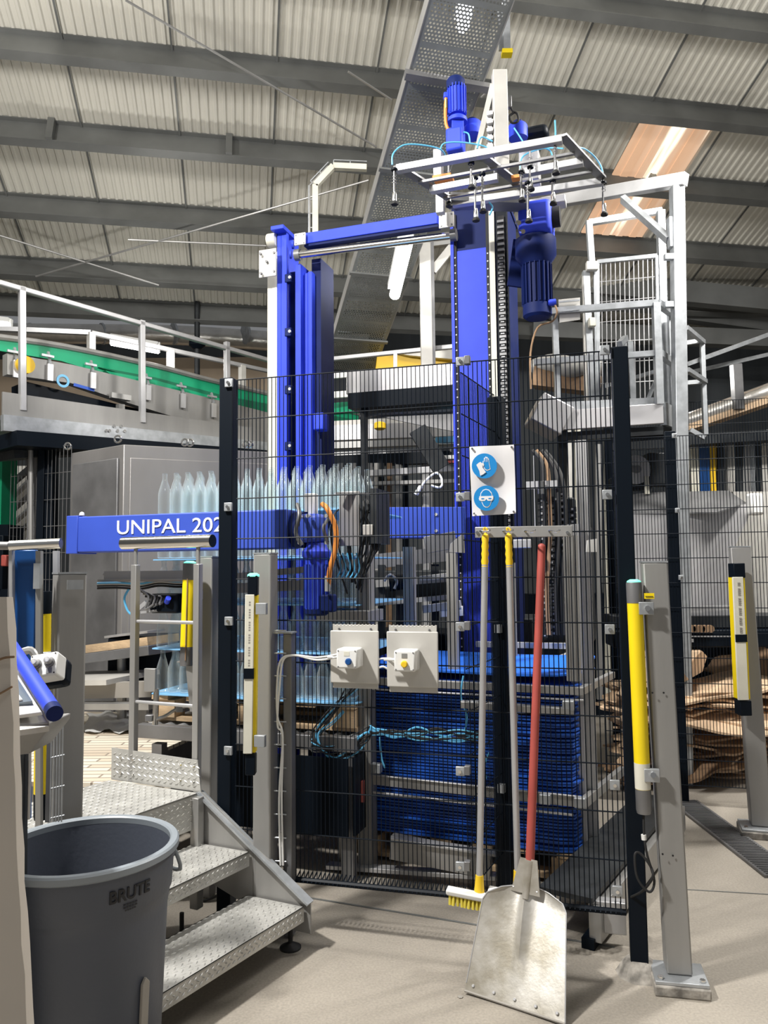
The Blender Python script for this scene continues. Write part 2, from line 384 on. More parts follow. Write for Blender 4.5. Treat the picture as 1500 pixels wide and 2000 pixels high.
# ---------------- overhead: cable tray, lamps ----------------
ta, tb = P(922, 0, 4.5), P(692, 694, 7.65); td = (tb-ta).normalized(); ta2 = ta-td*1.2; tb2 = tb+td*.25; TL = (tb2-ta2).length
tx = td.cross(Z).normalized(); tz = tx.cross(td).normalized()
t = thing('cable_tray', 'long perforated grey steel cable tray running overhead behind the blue column', 'cable tray', ta2)
mb = MB(); Wt = .53
mb.box((0, TL/2, 0), (Wt, TL, .003))
o = mb.build('perforated_base', M['perf']); o.parent = t; o.matrix_local = Matrix(((tx.x, td.x, tz.x, 0), (tx.y, td.y, tz.y, 0), (tx.z, td.z, tz.z, 0), (0, 0, 0, 1)))
for s_ in (-1, 1):
    MB().bar(ta2+tx*(s_*Wt/2)+tz*.04, tb2+tx*(s_*Wt/2)+tz*.04, .006, .09, tz).build('side_rail', M['postg'], t)
for q in (.35, .5, .72, .9):
    c = ta2+td*(TL*q)-tz*.012; MB().bar(c-tx*(Wt/2+.02), c+tx*(Wt/2+.02), .03, .02, tz).build('cross_bar', M['purlin'], t)
c = ta2+td*1.72-tz*.03
MB().bar(c-tx*(Wt/2+.03), c+tx*(Wt/2+.10), .05, .05, tz).build('cross_bar', M['steeldk'], t)
e = P(990, 104, (c+tx*.3).y-.05)
MB().bar(e, e+Z*1.0, .045, .045).bar(e-X*.03+Z*.02, e-X*.03+Z*.3, .02, .05).build('hanger', M['galv'], t)
MB().box(e, (.07, .06, .03)).build('hanger_cap', M['yellow'], t)
def lamp(a, b, label, r=.03, off=None):
    a, b = V(a), V(b); t = thing('ceiling_lamp', label, 'lamp', a, 'fluorescent strip lamps under the roof')
    MB().cyl(a, b, r, 12).build('lamp_tube', M['tubew'], t)
    h = V((0, 0, r+.03)) if off is None else off
    MB().bar(a+h, b+h, .12, .05).build('lamp_housing', M['white'], t)
    for e_ in (a, b): MB().box(e_+h*.5, (.04, .04, r*2+.04)).build('lamp_socket', M['white'], t)
    return t
lamp(P(793, 482, 5.6), P(771, 576, 6.4), 'bright fluorescent strip lamp hanging beside the tray above the yellow enclosure', .045)
lamp(P(925, -50, 4.9), P(903, 52, 5.5), 'glaring fluorescent strip lamp seen through the holes of the overhead cable tray', .05, )
lamp(P(218, 668, 10.5), P(310, 684, 10.5), 'fluorescent strip lamp low at left behind the walkway railing', .05)
lamp(P(-40, 630, 8.6), P(20, 637, 8.6), 'fluorescent strip lamp cut off by the left edge above the walkway railing', .03)
# foil duct at the back left
t = thing('ventilation_duct', 'long silvery foil duct along the far wall at left', 'duct', P(250, 655, 13))
MB().tube([P(-60, 650, 12.6), P(120, 652, 12.8), P(350, 655, 13), P(560, 668, 13.2), P(720, 672, 13.3)], .17, 14, 5).build('duct', M['duct'], t)
for px in (60, 200, 340, 480): MB().cyl(P(px-2, 652, 12.85), P(px+2, 652, 12.87), .185, 14).build('band', M['galv'], t)
# wall ladder tray rising to the roof
t = thing('cable_riser', 'pale vertical cable riser bending right towards the overhead tray', 'cable riser', P(617, 470, 6.6))
pth = [P(616, 500, 6.6), P(616, 362, 6.6), P(651, 325, 6.6), P(716, 328, 6.6)]
for s_, mm_, w_ in ((0, 'cream', .05), (-.05, 'steel', .012)):
    mb = MB()
    for i in range(3): mb.bar(pth[i]+X*s_, pth[i+1]+X*s_, w_, w_, Y)
    mb.build('channel' if s_ == 0 else 'side_bar', M[mm_], t)
mb = MB()
for i in range(3):
    a, b = pth[i], pth[i+1]; kk = max(2, int((b-a).length/.12))
    nn = (b-a).normalized().cross(Y); nn = nn if nn.dot(V((-1, 0, 1))) > 0 else -nn
    for j in range(kk): c = a+(b-a)*(j/kk); mb.bar(c, c+nn*.06, .008, .008, Y)
    mb.bar(a+nn*.06, b+nn*.06, .008, .008, Y)
mb.build('rungs', M['galv'], t)

# ---------------- safety fences ----------------
def clamp_on(t, c, ax, s=.036):
    o = MB().box(c, (s, .012, s), ax).build('clamp', M['galv'], t, .002)
    MB().cyl(c-ax[1]*.0+ax[1]*.006, c+ax[1]*.014, .007, 6).build('bolt', M['chrome'], o)
t = thing('mesh_fence', 'tall black welded mesh fence panel between two black posts with tools leaning on it', 'fence', FL)
ZB, ZT = .225, 2.30
def post(t, base, zt, s=.062, z0=0., ax=FAX, m='black'):
    MB().box(V((base.x, base.y, (z0+zt)/2)), (s, s, zt-z0), ax).build('post', M[m], t, .004)
post(t, FL, 2.31); post(t, FR, 2.31)
pl, pr = FL+fd*.045, FR-fd*.04
NR = 12; mb = MB(); base = V((pl.x, pl.y, ZB)); du = pr-pl; dv = Z*(ZT-ZB)
mb.lattice(base+fn*.012, du, dv, 86, NR, .0023, .0028); mb.build('mesh_panel', M['black'], t)
mb = MB(); mb.cyl(base+fn*.01-Z*.01, base+du+fn*.01-Z*.01, .012, 6)
for i in range(86): 
    c = base+du*(i/86)-Z*.012; mb.cyl(c+fn*.03, c-fn*.035+Z*.02, .003, 4, caps=False)
mb.build('bottom_edge', M['black'], t)
for px, py in ((447, 748), (446, 990), (447, 1213), (446, 1466), (1181, 684), (1186, 966), (1191, 1229), (1201, 1533), (1206, 1740)):
    clamp_on(t, F(px, py, .038), (fd, fn, Z))
for py in (706, 971, 1224, 1506, 1692):
    clamp_on(t, F(899, py, .045), (fd, fn, Z), .034)
    MB().box(F(913, py-2, .04), (.022, .03, .034), (fd, fn, Z)).build('clamp_arm', M['steeldk'], t, .002)
MB().lathe(FR, [(.085, 0), (.075, .015), (.06, .04), (.042, .055)], 9).build('mortar_foot', M['grout'], t)
# inner fence going back from the front one
ip = PZ(990, 3.52, 0); ia = F(906, 1100, -.01); ia.z = 0
t = thing('mesh_fence', 'short inner mesh fence running back from the front fence to its own black post', 'fence', ip)
idr = (ip-ia).normalized(); iax = (idr, idr.cross(Z), Z)
post(t, ip, 2.26, .068, ax=iax)
MB().lattice(V((ia.x, ia.y, ZB)), ip-ia-idr*.04, Z*(2.04), 26, NR, .0019, .0026).build('mesh_panel', M['black'], t)
for zz in (.5, 1.2, 1.9): MB().box(V((ip.x, ip.y, zz))-idr*.045+iax[1]*.0, (.03, .03, .036), iax).build('clamp', M['galv'], t)
# fence behind to the right
ra, rb = PZ(1188, 4.98, 0), PZ(1545, 4.72, 0); rdir = (rb-ra).normalized(); rax = (rdir, rdir.cross(Z), Z)
t = thing('mesh_fence', 'black mesh fence in front of the cardboard heap and stainless hood at right', 'fence', ra)
MB().lattice(V((ra.x, ra.y, .12)), rb-ra, Z*(2.24-.12+.06), 56, 14, .0021, .0028).build('mesh_panel', M['black'], t)
rp = PZ(1334, 4.93, 0); post(t, rp, 2.34, .066, ax=rax)
for px, py in ((1317, 851), (1323, 997), (1330, 1128)): clamp_on(t, P(px, py, 4.86), (X, -Y, Z), .03)
ra, rb = PZ(1200, 6.6, 0), PZ(1560, 6.3, 0)
t = thing('mesh_fence', 'farthest black mesh fence, rising behind the tall galvanised post at right', 'fence', ra)
MB().lattice(V((ra.x, ra.y, .5)), rb-ra, Z*2.36, 64, 12, .0025, .003).build('mesh_panel', M['black'], t)
for px in (1205, 1556): post(t, PZ(px, 6.58 if px < 1300 else 6.31, 0), 2.9, .06)
# far left fence beyond the pipe rail
ra, rb = PZ(8, 6.6, 0), PZ(128, 6.3, 0)
t = thing('mesh_fence', 'dark mesh fence at far left in front of the conveyor legs and stairway', 'fence', ra)
MB().lattice(V((ra.x, ra.y, .3)), rb-ra, Z*2.22, 16, 10, .0028, .003).build('mesh_panel', M['steeldk'], t)
post(t, PZ(70, 6.45, 0), 2.5, .06, ax=(X, Y, Z))

# ---------------- light-curtain posts ----------------
def guard_post(px, d, ztop, s, yaw, label, base=True, lean=0., plate=None):
    b = PZ(px, d, 0); t = thing('guard_post', label, 'post', b)
    ax = (V((math.cos(yaw), math.sin(yaw), 0)), V((-math.sin(yaw), math.cos(yaw), 0)), Z)
    z0 = .05 if base else 0
    sh = V((lean, 0, 0))
    mb = MB(); cs = [b+ax[0]*(a*s/2)+ax[1]*(c*s/2) for a, c in ((-1, -1), (1, -1), (1, 1), (-1, 1))]
    vv = [V((c.x, c.y, z0)) for c in cs]+[V((c.x, c.y, ztop))+sh for c in cs]
    mb.add(vv, [(3, 2, 1, 0), (4, 5, 6, 7)]+[(i, (i+1) % 4, (i+1) % 4+4, i+4) for i in range(4)]); mb.build('column', M['postg'], t, .006)
    cap = MB().box(V((b.x, b.y, ztop+.002))+sh, (s*1.02, s*1.02, .006), ax).build('cap', M['galv'], t)
    if base:
        MB().box(V((b.x, b.y, .043))-ax[1]*s*.2, (s*2.05, s*1.75, .012), ax).build('base_plate', M['galv'], t, .002)
        MB().box(V((b.x, b.y, .018))-ax[1]*s*.2, (s*2.15, s*1.9, .037), ax).build('mortar_bed', M['grout'], t, .006)
        for q in (-1, 1): MB().cyl(b+ax[0]*(q*s*.8)-ax[1]*s*.85+Z*.045, b+ax[0]*(q*s*.8)-ax[1]*s*.85+Z*.058, .010, 6).build('bolt', M['chrome'], t)
    return t, b, ax
g1 = guard_post(1325, 2.83, 1.487, .086, -.2, 'grey square steel post on a bolted base plate in the right foreground', lean=-.035)
MB().box(P(1268, 1164, 2.765), (.034, .004, .02), g1[2]).build('warning_label', M['yellow'], g1[0])
MB().box(P(1268, 1165, 2.762), (.026, .003, .002), g1[2]).build('label_print', M['ink'], g1[0])
for px, py in ((1294, 1668), (1314, 1671), (1274, 1353), (1296, 1353)):
    c = P(px, py, 2.782); MB().cyl(c, c-Y*.002, .0035, 8).build('hole', M['ink'], g1[0])
g2 = guard_post(1486, 4.35, 1.575, .105, -.3, 'grey square steel post at the right edge beside the drain', lean=-.05)
g3 = guard_post(518, 3.215, 1.54, .078, -.28, 'grey square steel post in front of the left black fence post', base=False, lean=.0)
g4 = guard_post(402, 3.62, 1.535, .084, -.25, 'grey square steel post behind the step handrail, left of the black fence post', base=False)
g5 = guard_post(118, 2.52, 1.468, .088, .62, 'broad grey square steel post standing behind the grey bin at left', base=False)
MB().box(P(147, 1142, 2.44), (.05, .003, .03), (V((.80, .58, 0)), V((-.58, .80, 0)), Z)).build('label_plate', M['galv'], g5[0])

def curtain(px0, px1, y0, y1, d, r, style, label, led=True, capm='steeldk', clear=False):
    # tube axis from top to bottom ; y0 top of cap, y1 bottom
    a = P(px0, y0, d); b = P(px1, y1, d); t = thing('light_curtain', label, 'sensor', b); L = (a-b).length; ax = (a-b).normalized()
    sx_ = ax.cross(-Y).normalized(); sx_ = sx_ if sx_.x > 0 else -sx_; AX = (sx_, ax.cross(sx_), ax)
    c1 = a-ax*(.075+.0); c0 = b+ax*.085
    if style == 'round':
        MB().lathe(c0, [(r, 0), (r, (c1-c0).length)], 20, AX).build('tube', M['yellow'], t)
        MB().lathe(c1, [(r*1.03, 0), (r*1.03, .07), (r*.98, .075)], 20, AX).build('end_cap', M[capm], t)
        MB().lathe(b, [(r*.9, 0), (r*1.0, .012), (r*1.0, .085)], 20, AX).build('end_cap', M[capm], t)
        if clear: MB().lathe(c0+ax*.001, [(r*1.012, 0), (r*1.012, .09)], 20, AX).build('clear_label', M['cream'], t)
    else:
        MB().box((c0+c1)/2+Y*r*.2, (r*1.5, r*1.6, (c1-c0).length), AX).build('housing', M['yellow'], t, .004)
        MB().box((c0+c1)/2-Y*r*.9-X*r*.35, (r*1.35, .012, (c1-c0).length), AX).build('lens_strip', M['cream'], t, .002)
        for q in (c1+ax*.035, b+ax*.04): MB().box(q, (r*1.5, r*1.7, .08), AX).build('end_cap', M['black'], t, .004)
        MB().box(c0+(c1-c0)*.5-Y*r*1.0-X*r*.3, (r*1.45, .014, .04), AX).build('clip', M['black'], t)
        mb = MB()
        for k in range(26):
            if k % 5 == 3: continue
            mb.box(c0+(c1-c0)*(.55+.016*k)-Y*(r*1.1)-X*r*.3, (r*.30, .002, .007), AX)
        mb.build('lens_print', M['tan'], t)
    if led: MB().lathe(a-ax*.004, [(r*.95, 0), (r*.9, .008), (r*.5, .014)], 16, AX).build('status_light', M['led'], t)
    return t, a, b, ax
cur = curtain(1238, 1258, 1137, 1588, 2.80, .027, 'round', 'yellow tube sensor with dark grey ends and green tip fixed to the right foreground post', clear=True)
for px, py in ((1262, 1188), (1273, 1514)):
    o = MB().box(P(px, py, 2.775), (.052, .02, .045), g1[2]).build('bracket', M['galv'], cur[0], .002)
    MB().cyl(P(px+3, py, 2.765), P(px+3, py, 2.755), .010, 8).build('bolt', M['chrome'], o)
t = thing('cable', 'black looped cable hanging from the yellow tube sensor to the right fence post', 'cable', P(1262, 1700, 2.8))
MB().tube([P(1257, 1586, 2.8), P(1258, 1630, 2.79), P(1264, 1670, 2.78), P(1278, 1720, 2.78), P(1268, 1742, 2.78), P(1245, 1715, 2.79), P(1240, 1670, 2.80), P(1252, 1668, 2.80), P(1272, 1695, 2.78), P(1274, 1715, 2.77), P(1255, 1740, 2.82), P(1232, 1752, 2.88)], .0045, 8, 6).build('cord', M['rubber'], t)
MB().cyl(P(1257, 1630, 2.79), P(1258, 1640, 2.79), .009, 8).build('connector', M['white'], t)
cur = curtain(1438, 1452, 1100, 1396, 4.22, .042, 'flat', 'flat cream and yellow sensor bar on the post at the right edge', led=False)
cur = curtain(495, 490, 1124, 1512, 3.08, .026, 'flat', 'flat cream and yellow sensor bar with green tip left of the fence clamps')
for px, py in ((511, 1189), (508, 1447)): MB().box(P(px, py, 3.06), (.045, .02, .045), FAX).build('bracket', M['galv'], cur[0], .002)
cur = curtain(371, 364, 1100, 1300, 3.5, .030, 'round', 'yellow tube sensor with green tip behind the step handrail')
MB().box(P(382, 1162, 3.5), (.06, .03, .04), FAX).build('bracket', M['galv'], cur[0], .002)
MB().cyl(P(366, 1130, 3.468), P(362, 1290, 3.468), .003, 6).build('slot', M['cardk'], cur[0])
cur = curtain(86, 80, 1155, 1600, 2.62, .024, 'round', 'yellow tube sensor with a dark navy top beside the broad left post', led=False, capm='black')
MB().box(P(84, 1285, 2.6), (.05, .03, .04)).build('bracket', M['galv'], cur[0], .002)
# cable ladder beside the middle post
t = thing('cable_ladder', 'narrow upright cable ladder with grey side channel and white cables by the middle post', 'cable ladder', PZ(562, 3.21, 0))
b = PZ(566, 3.21, 0)
MB().box(V((b.x, b.y, .61)), (.036, .05, 1.20), FAX).build('side_channel', M['steeldk'], t, .003)
MB().box(V((b.x-.04, b.y, 1.215)), (.13, .055, .006), FAX).build('cap', M['galv'], t)
mb = MB()
for k in range(13): 
    zz = .12+k*.092; mb.cyl(V((b.x-.06, b.y-.02, zz)), V((b.x-.01, b.y-.03, zz)), .003, 6)
mb.build('rungs', M['galv'], t)
for i, dx in enumerate((0, 5)):
    MB().tube([P(548+dx, 1690, 3.18), P(545+dx, 1560, 3.17), P(552, 1440, 3.17), P(542, 1400+dx*3, 3.17), P(541+dx, 1340, 3.17), P(548+dx, 1290, 3.17), P(575, 1280, 3.17), P(620, 1289-dx, 3.15), P(665, 1282-dx, 3.06)], .0042, 8, 6).build('cable', M['white'], t)

# ---------------- switch boxes, sign, hook rail ----------------
def switchbox(x0, x1, y0, y1, bx0, bx1, by0, by1, kx, ky, knobm, label, stain_=False):
    a, b, c, d = F(x0, y0, .05), F(x1, y0, .05), F(x1, y1, .05), F(x0, y1, .05)
    t = thing('switch_panel', label, 'control box', (a+c)/2, 'grey plates with switches on the fence')
    ctr = (a+b+c+d)/4; wd_ = (b-a).length; ht_ = (a-d).length
    MB().box(ctr, (wd_, .012, ht_), FAX).build('back_plate', M['ivory'], t, .004)
    MB().box(ctr+Z*(ht_/2+.007)-fn*.012, (wd_*.94, .006, .03), FAX).build('top_flange', M['ivory'], t, .002)
    MB().box(ctr-Z*(ht_/2+.007)-fn*.012, (wd_*.94, .006, .03), FAX).build('bottom_flange', M['ivory'], t, .002)
    mb = MB()
    for i in range(13): mb.box(ctr+fd*(wd_*(i/12-.5)*.9)+Z*(ht_/2+.022)-fn*.012, (.007, .006, .006), FAX)
    mb.build('wire_tabs', M['ivory'], t)
    for q in (-.33, .33): MB().lathe(ctr+fd*(wd_*q)+Z*(ht_/2+.006)-fn*.006, [(.005, 0), (.004, .004)], 8, (fd, Z, fn)).build('screw', M['steeldk'], t)
    e, f = F(bx0, by0, .10), F(bx1, by1, .10); bc = (e+f)/2; bw = abs((f-e).dot(fd)); bh = abs((f-e).z)
    bx = MB().box(bc+fn*.0, (bw, .085, bh), FAX).build('switch_box', M['white'], t, .007)
    fc = bc+fn*.043
    for qa in (-.4, .4):
        for qb in (-.4, .4): MB().lathe(fc+fd*(bw*qa)+Z*(bh*qb), [(.003, 0), (.0025, .001)], 8, (fd, Z, fn)).build('screw', M['steeldk'], bx)
    kc = F(kx, ky, .143); kc = kc-fn*((kc-fc).dot(fn))
    MB().lathe(kc, [(.013, 0), (.013, .008), (.010, .012)], 16, (fd, Z, fn)).build('knob', M[knobm], bx)
    MB().box(fc+Z*bh*.25, (bw*.26, .001, bh*.22), FAX).build('label_print', M['cream'] if not stain_ else M['postg'], bx)
    MB().cyl(bc-fd*bw*.5, bc-fd*(bw*.5+.05), .006, 8).build('cable_gland', M['white'], bx)
switchbox(646, 740, 1232, 1334, 663, 704, 1265, 1304, 681, 1292, 'panelblue', 'left grey switch plate on the fence with a blue selector knob')
switchbox(756, 856, 1234, 1342, 774, 816, 1268, 1310, 790, 1297, 'grip', 'right grey switch plate on the fence with a yellow selector knob', True)
t = thing('cable', 'white cable linking the two grey switch plates on the fence', 'cable', F(745, 1286, .05))
MB().tube([F(738, 1288, .045), F(752, 1286, .05), F(775, 1288, .1)], .004, 8, 4).tube([F(738, 1305, .045), F(748, 1302, .05), F(756, 1306, .045)], .004, 8, 4).build('cord', M['white'], t)
# sign
t = thing('safety_sign', 'white sheet with round blue glove and goggles symbols hung on the fence', 'sign', F(962, 937, .06))
nx, nz = 10, 14; mb = MB(); a = F(917, 873, .055); b = F(1004, 869, .055); c = F(1008, 1003, .055); d = F(922, 1008, .055); g = []
for j in range(nz+1):
    for i in range(nx+1):
        u, v = i/nx, j/nz; p = (a*(1-u)+b*u)*(1-v)+(d*(1-u)+c*u)*v
        p += fn*(.006*math.sin(v*5+u*2)+.004*math.sin(u*7)); g.append(p)
vv = g+[p-fn*.0015 for p in g]; fs = []; n1 = nx+1; N = len(g)
for j in range(nz):
    for i in range(nx):
        q = (j*n1+i, j*n1+i+1, (j+1)*n1+i+1, (j+1)*n1+i); fs += [q, tuple(N+k for k in q[::-1])]
mb.add(vv, fs); mb.build('sheet', M['signw'], t)
SX = (b-a).normalized(); SZ = (a-d).normalized(); SA = (SX, SZ, SX.cross(SZ)); 
if SA[2].dot(fn) < 0: SA = (SX, SZ, -SA[2])
def flat(name, m, par, c, poly, sc, h=.001):
    mb = MB(); mb.prism([c+SX*(x*sc)+SZ*(y*sc) for x, y in poly], SA[2]*h); return mb.build(name, m, par)
def circ(r, n=40, cx=0, cy=0, sx=1, sy=1): return [(cx+r*sx*math.cos(2*math.pi*k/n), cy+r*sy*math.sin(2*math.pi*k/n)) for k in range(n)]
c1 = F(946, 910, .072); c2 = F(950, 973, .072); R = .049
for cc, nm in ((c1, 'glove_symbol'), (c2, 'goggles_symbol')):
    dsc = flat('blue_disc', M['signb'], t, cc, circ(R), 1)
    off = SA[2]*.0012
    if nm == 'glove_symbol':
        # open outlined hand (back glove)
        hand = [(-.10, -.25), (-.18, .05), (-.20, .35), (-.14, .42), (-.10, .28), (-.09, .62), (-.03, .66), (.0, .62), (.02, .72), (.08, .74), (.11, .68), (.14, .70), (.20, .68), (.22, .60), (.26, .60), (.30, .52), (.34, .10), (.40, -.30), (.12, -.40)]
        flat('glove', M['signw'], dsc, cc+off+SX*.004, hand, R)
        cin = (.10, .12); inner = [(cin[0]+(x-cin[0])*.80, cin[1]+(y-cin[1])*.84) for x, y in hand]
        flat('glove_fill', M['signb'], dsc, cc+off*1.8+SX*.004, inner, R)
        for q in (.0, .10, .19): flat('finger_line', M['signw'], dsc, cc+off*2.6+SX*.004, [(q-.012, .30), (q+.012, .30), (q+.012, .62), (q-.012, .62)], R, .0008)
        flat('glove', M['signw'], dsc, cc+off*3.2, [(-.62, .10), (-.42, .26), (-.28, .32), (-.18, .22), (-.05, .24), (.0, .06), (-.08, -.04), (-.14, .08), (-.12, -.15), (.12, -.52), (-.10, -.68), (-.34, -.78), (-.40, -.40)], R)
    else:
        head = [(-.50, .10), (-.44, .42), (-.25, .66), (0, .74), (.25, .66), (.44, .42), (.50, .10), (.60, .02), (.56, -.16), (.42, -.24), (.26, -.62), (.10, -.74), (-.10, -.74), (-.26, -.62), (-.42, -.24), (-.56, -.16), (-.60, .02)]
        flat('face', M['signw'], dsc, cc+off, head, R)
        flat('face_fill', M['signb'], dsc, cc+off*1.8, [(x*.88, y*.90) for x, y in head], R)
        flat('goggles', M['signw'], dsc, cc+off*2.6, [(-.56, .16), (.56, .16), (.54, -.04), (.44, -.22), (.12, -.22), (0, -.08), (-.12, -.22), (-.44, -.22), (-.54, -.04)], R)
        for s_ in (-1, 1): flat('lens', M['signb'], dsc, cc+off*3.2, circ(.10, 16, s_*.28, -.04, 1.3, .5), R)
for px, py in ((922, 876), (999, 873), (926, 1003), (1003, 999)):
    MB().cyl(F(px, py, .055), F(px, py, .072), .004, 8).build('rivet', M['chrome'], t)
# hook rail
a, b = F(928, 1040, .05), F(1118, 1037, .05)
t = thing('hook_rail', 'short steel rail with four bent hooks fixed to the fence under the sign', 'hook rail', (a+b)/2)
MB().bar(a, b, .006, .042).build('rail', M['steel'], t, .002)
hooks = []
for px in (940, 984, 1026, 1073):
    c = F(px, 1038, .054); hooks.append(c)
    MB().tube([c, c+fn*.035, c+fn*.05+fd*.022-Z*.004, c+fn*.052+fd*.036-Z*.002, c+fn*.05+fd*.04+Z*.004], .0038, 8, 3).build('hook', M['chrome'], t)
for px in (932, 1108): MB().cyl(F(px, 1040, .053), F(px, 1040, .060), .006, 8).build('bolt', M['chrome'], t)

# ---------------- brooms and shovel ----------------
def broom(top, bot, headc, label, hd, full=True):
    t = thing('broom', label, 'broom', bot, 'brooms hanging from the hook rail')
    d = (bot-top).normalized(); L = (bot-top).length
    pr = [(.004, 0)]
    for k in range(9): pr += [(.0145 if k % 2 else .0120, .006+k*.0145)]
    pr += [(.013, .128)]
    A1 = d.orthogonal().normalized(); A2 = d.cross(A1)
    MB().lathe(top, pr, 12, (A1, A2, d)).build('hand_grip', M['grip'], t)
    MB().tube([top+Z*.0-fn*.003, top+Z*.018-fd*.006+fn*.0, top+Z*.022, top+Z*.012+fd*.008, top], .0035, 6, 3).build('hanging_loop', M['grip'], t)
    MB().cyl(top+d*.12, bot-d*.05, .0125, 14).build('handle', M['alu'], t)
    MB().lathe(bot-d*.065, [(.015, 0), (.016, .02), (.020, .07), (.021, .085)], 12, (A1, A2, d)).build('socket', M['grip'], t)
    h = MB().box(headc, (.26 if full else .24, .05, .022), (hd, hd.cross(Z), (Z+fn*.2).normalized())).build('head', M['white'], t, .006)
    mb = MB()
    for i in range(17):
        for j in range(3):
            c = headc+hd*((i-8)*.0145)+hd.cross(Z)*((j-1)*.014)-Z*.01; mb.cyl(c, c-Z*.034+V((random.uniform(-.003, .003), random.uniform(-.003, .003), 0)), .0048, 6, .0062)
    mb.build('bristles', M['bristle'], t)
hd = (fd*1-Z*.10).normalized()
broom(F(948, 1042, .07), F(936, 1744, .08), F(940, 1752, .10), 'left broom with a yellow ribbed grip, aluminium handle and yellow-bristled white head', hd)
broom(F(993, 1042, .07), F(1012, 1735, .06), F(1022, 1752, .06), 'right broom with yellow grip whose head is hidden behind the shovel', hd)
t = thing('shovel', 'large worn aluminium shovel with red handle leaning against the fence', 'shovel', hit(985, 1930, (0, 0, 0), Z))
BL, BR = V((.262, 2.775, .014)), V((.563, 2.575, .014)); 
ML, MR = P(950, 1728, 2.90), P(1108, 1752, 2.80); SK = P(1034, 1708, 2.855); top = F(1058, 1068, .03)
up_ = ((ML+MR)/2-(BL+BR)/2); 
bn = (BR-BL).cross(up_).normalized(); bn = bn if bn.y < 0 else -bn
prof = []   # blade outline grid: v along height 0..1, u 0..1
NV, NU = 14, 18; g = []
for j in range(NV+1):
    v = j/NV; a = BL*(1-v)+ML*v; b = BR*(1-v)+MR*v; c = (a+b)/2
    wv = 1.0 if v < .86 else 1.0-.9*((v-.86)/.14)**2.2*.45
    for i in range(NU+1):
        u = i/NU*2-1; p = c+(b-a)/2*u*wv
        p = p+up_*( .055*(1-abs(u)**1.8)*(1 if v > .999 else max(0, (v-.75)*4)**2) )
        dish = .022*(u*u)*(.4+.6*v)-.012; rib = .020*math.exp(-(u/(.045+.08*max(0, v-.2)))**2)*max(0, min(1, (v-.12)*1.6))
        curl = .03*max(0, (.25-v))*1.0
        g.append(p+bn*(dish+rib)+V((0, 0, 0)))
N = len(g); n1 = NU+1; vv = g+[p-bn*.003 for p in g]; fs = []
for j in range(NV):
    for i in range(NU):
        q = (j*n1+i, j*n1+i+1, (j+1)*n1+i+1, (j+1)*n1+i); fs += [q[::-1], tuple(N+k for k in q)]
rim = [i for i in range(n1)]+[j*n1+NU for j in range(1, NV+1)]+[NV*n1+i for i in range(NU-1, -1, -1)]+[j*n1 for j in range(NV-1, 0, -1)]
for k in range(len(rim)): a, b = rim[k], rim[(k+1) % len(rim)]; fs.append((a, b, b+N, a+N))
MB().add(vv, fs).build('blade', M['shov'], t)
MB().tube([p+bn*0.0 for p in [g[i] for i in range(n1)]], .0045, 6).build('wear_edge', M['tan'], t)
MB().tube([g[k] for k in rim[NU:]], .0022, 6).build('blade_rim', M['alu'], t)
hdv = (top-SK).normalized()
MB().cyl(SK-hdv*.03, top, .0165, 16, .0150).build('handle', M['red'], t)
MB().lathe(top-hdv*.002, [(.015, 0), (.014, .008), (.008, .014)], 16, (hdv.orthogonal().normalized(), hdv.cross(hdv.orthogonal().normalized()), hdv)).build('handle_tip', M['red'], t)
a1 = (BR-BL).normalized(); sb = (ML+MR)/2+up_*.03
mb = MB().prism([sb-a1*.055-up_*.06+bn*.006, sb+a1*.055-up_*.06+bn*.006, SK+a1*.032+hdv*.05+bn*.014, SK-a1*.032+hdv*.05+bn*.014], -bn*.006)
mb.cyl(sb+bn*.0-up_*.1, SK+hdv*.05, .012, 12, .021)
mb.build('socket', M['shov'], t)
for c in (sb-a1*.045-up_*.02, sb+a1*.045-up_*.02, SK-a1*.026+hdv*.04, SK+a1*.026+hdv*.04, SK-a1*.028, SK+a1*.028):
    MB().lathe(c+bn*.010, [(.005, 0), (.003, .003)], 8, (a1, bn.cross(a1), bn)).build('rivet', M['alu'], t)
for i in range(5):
    c = BL*(1-(.08+.21*i))+BR*(.08+.21*i)+up_*.06+bn*(.024*((.08+.21*i)*2-1)**2*.42-.010)
    MB().lathe(c, [(.006, 0), (.004, .004)], 10, (a1, bn.cross(a1), bn)).build('rivet', M['alu'], t)
t = thing('debris_chip', 'small pale chip lying on the floor in front of the shovel', 'debris', hit(899, 1948, (0, 0, 0), Z))
MB().lathe(hit(899, 1948, (0, 0, .0), Z), [(.008, 0), (.01, .003), (.004, .006)], 6).build('chip', M['tan'], t)

# ---------------- steps ----------------
FC = V((-.325, 3.075, 0)); u = V((-.905, .425, 0)).normalized(); v = (V((-.70, 2.47, 0))-FC).normalized()
# tread direction v (towards the camera-left), climb direction u
t = thing('step_unit', 'three-level aluminium checker-plate step unit beside the grey bin', 'steps', FC)
LT = .82; z1, z2, z3 = .172, .342, .545; DT = .265
def tread(p, z, dep, name):
    a = V((p.x, p.y, z)); nn = Z
    mb = MB().prism([a, a+v*LT, a+v*LT+u*dep, a+u*dep], -Z*.006)
    mb.prism([a, a+v*LT, a+v*LT-Z*.055, a-Z*.055], u*.005)
    mb.prism([a+u*dep, a+v*LT+u*dep, a+v*LT+u*dep-Z*.04, a+u*dep-Z*.04], -u*.005)
    diamonds(mb, a+Z*.0005, v, u, LT, dep, .032, Z); diamonds(mb, a-Z*.053-u*.0008, v, Z, LT, .05, .026, -u)
    return mb.build(name, M['plate'], t)
tread(FC, z1, DT, 'tread'); tread(FC+u*(DT-.01), z2, DT, 'tread')
a = FC+u*(DT*2-.02)
PD = .50
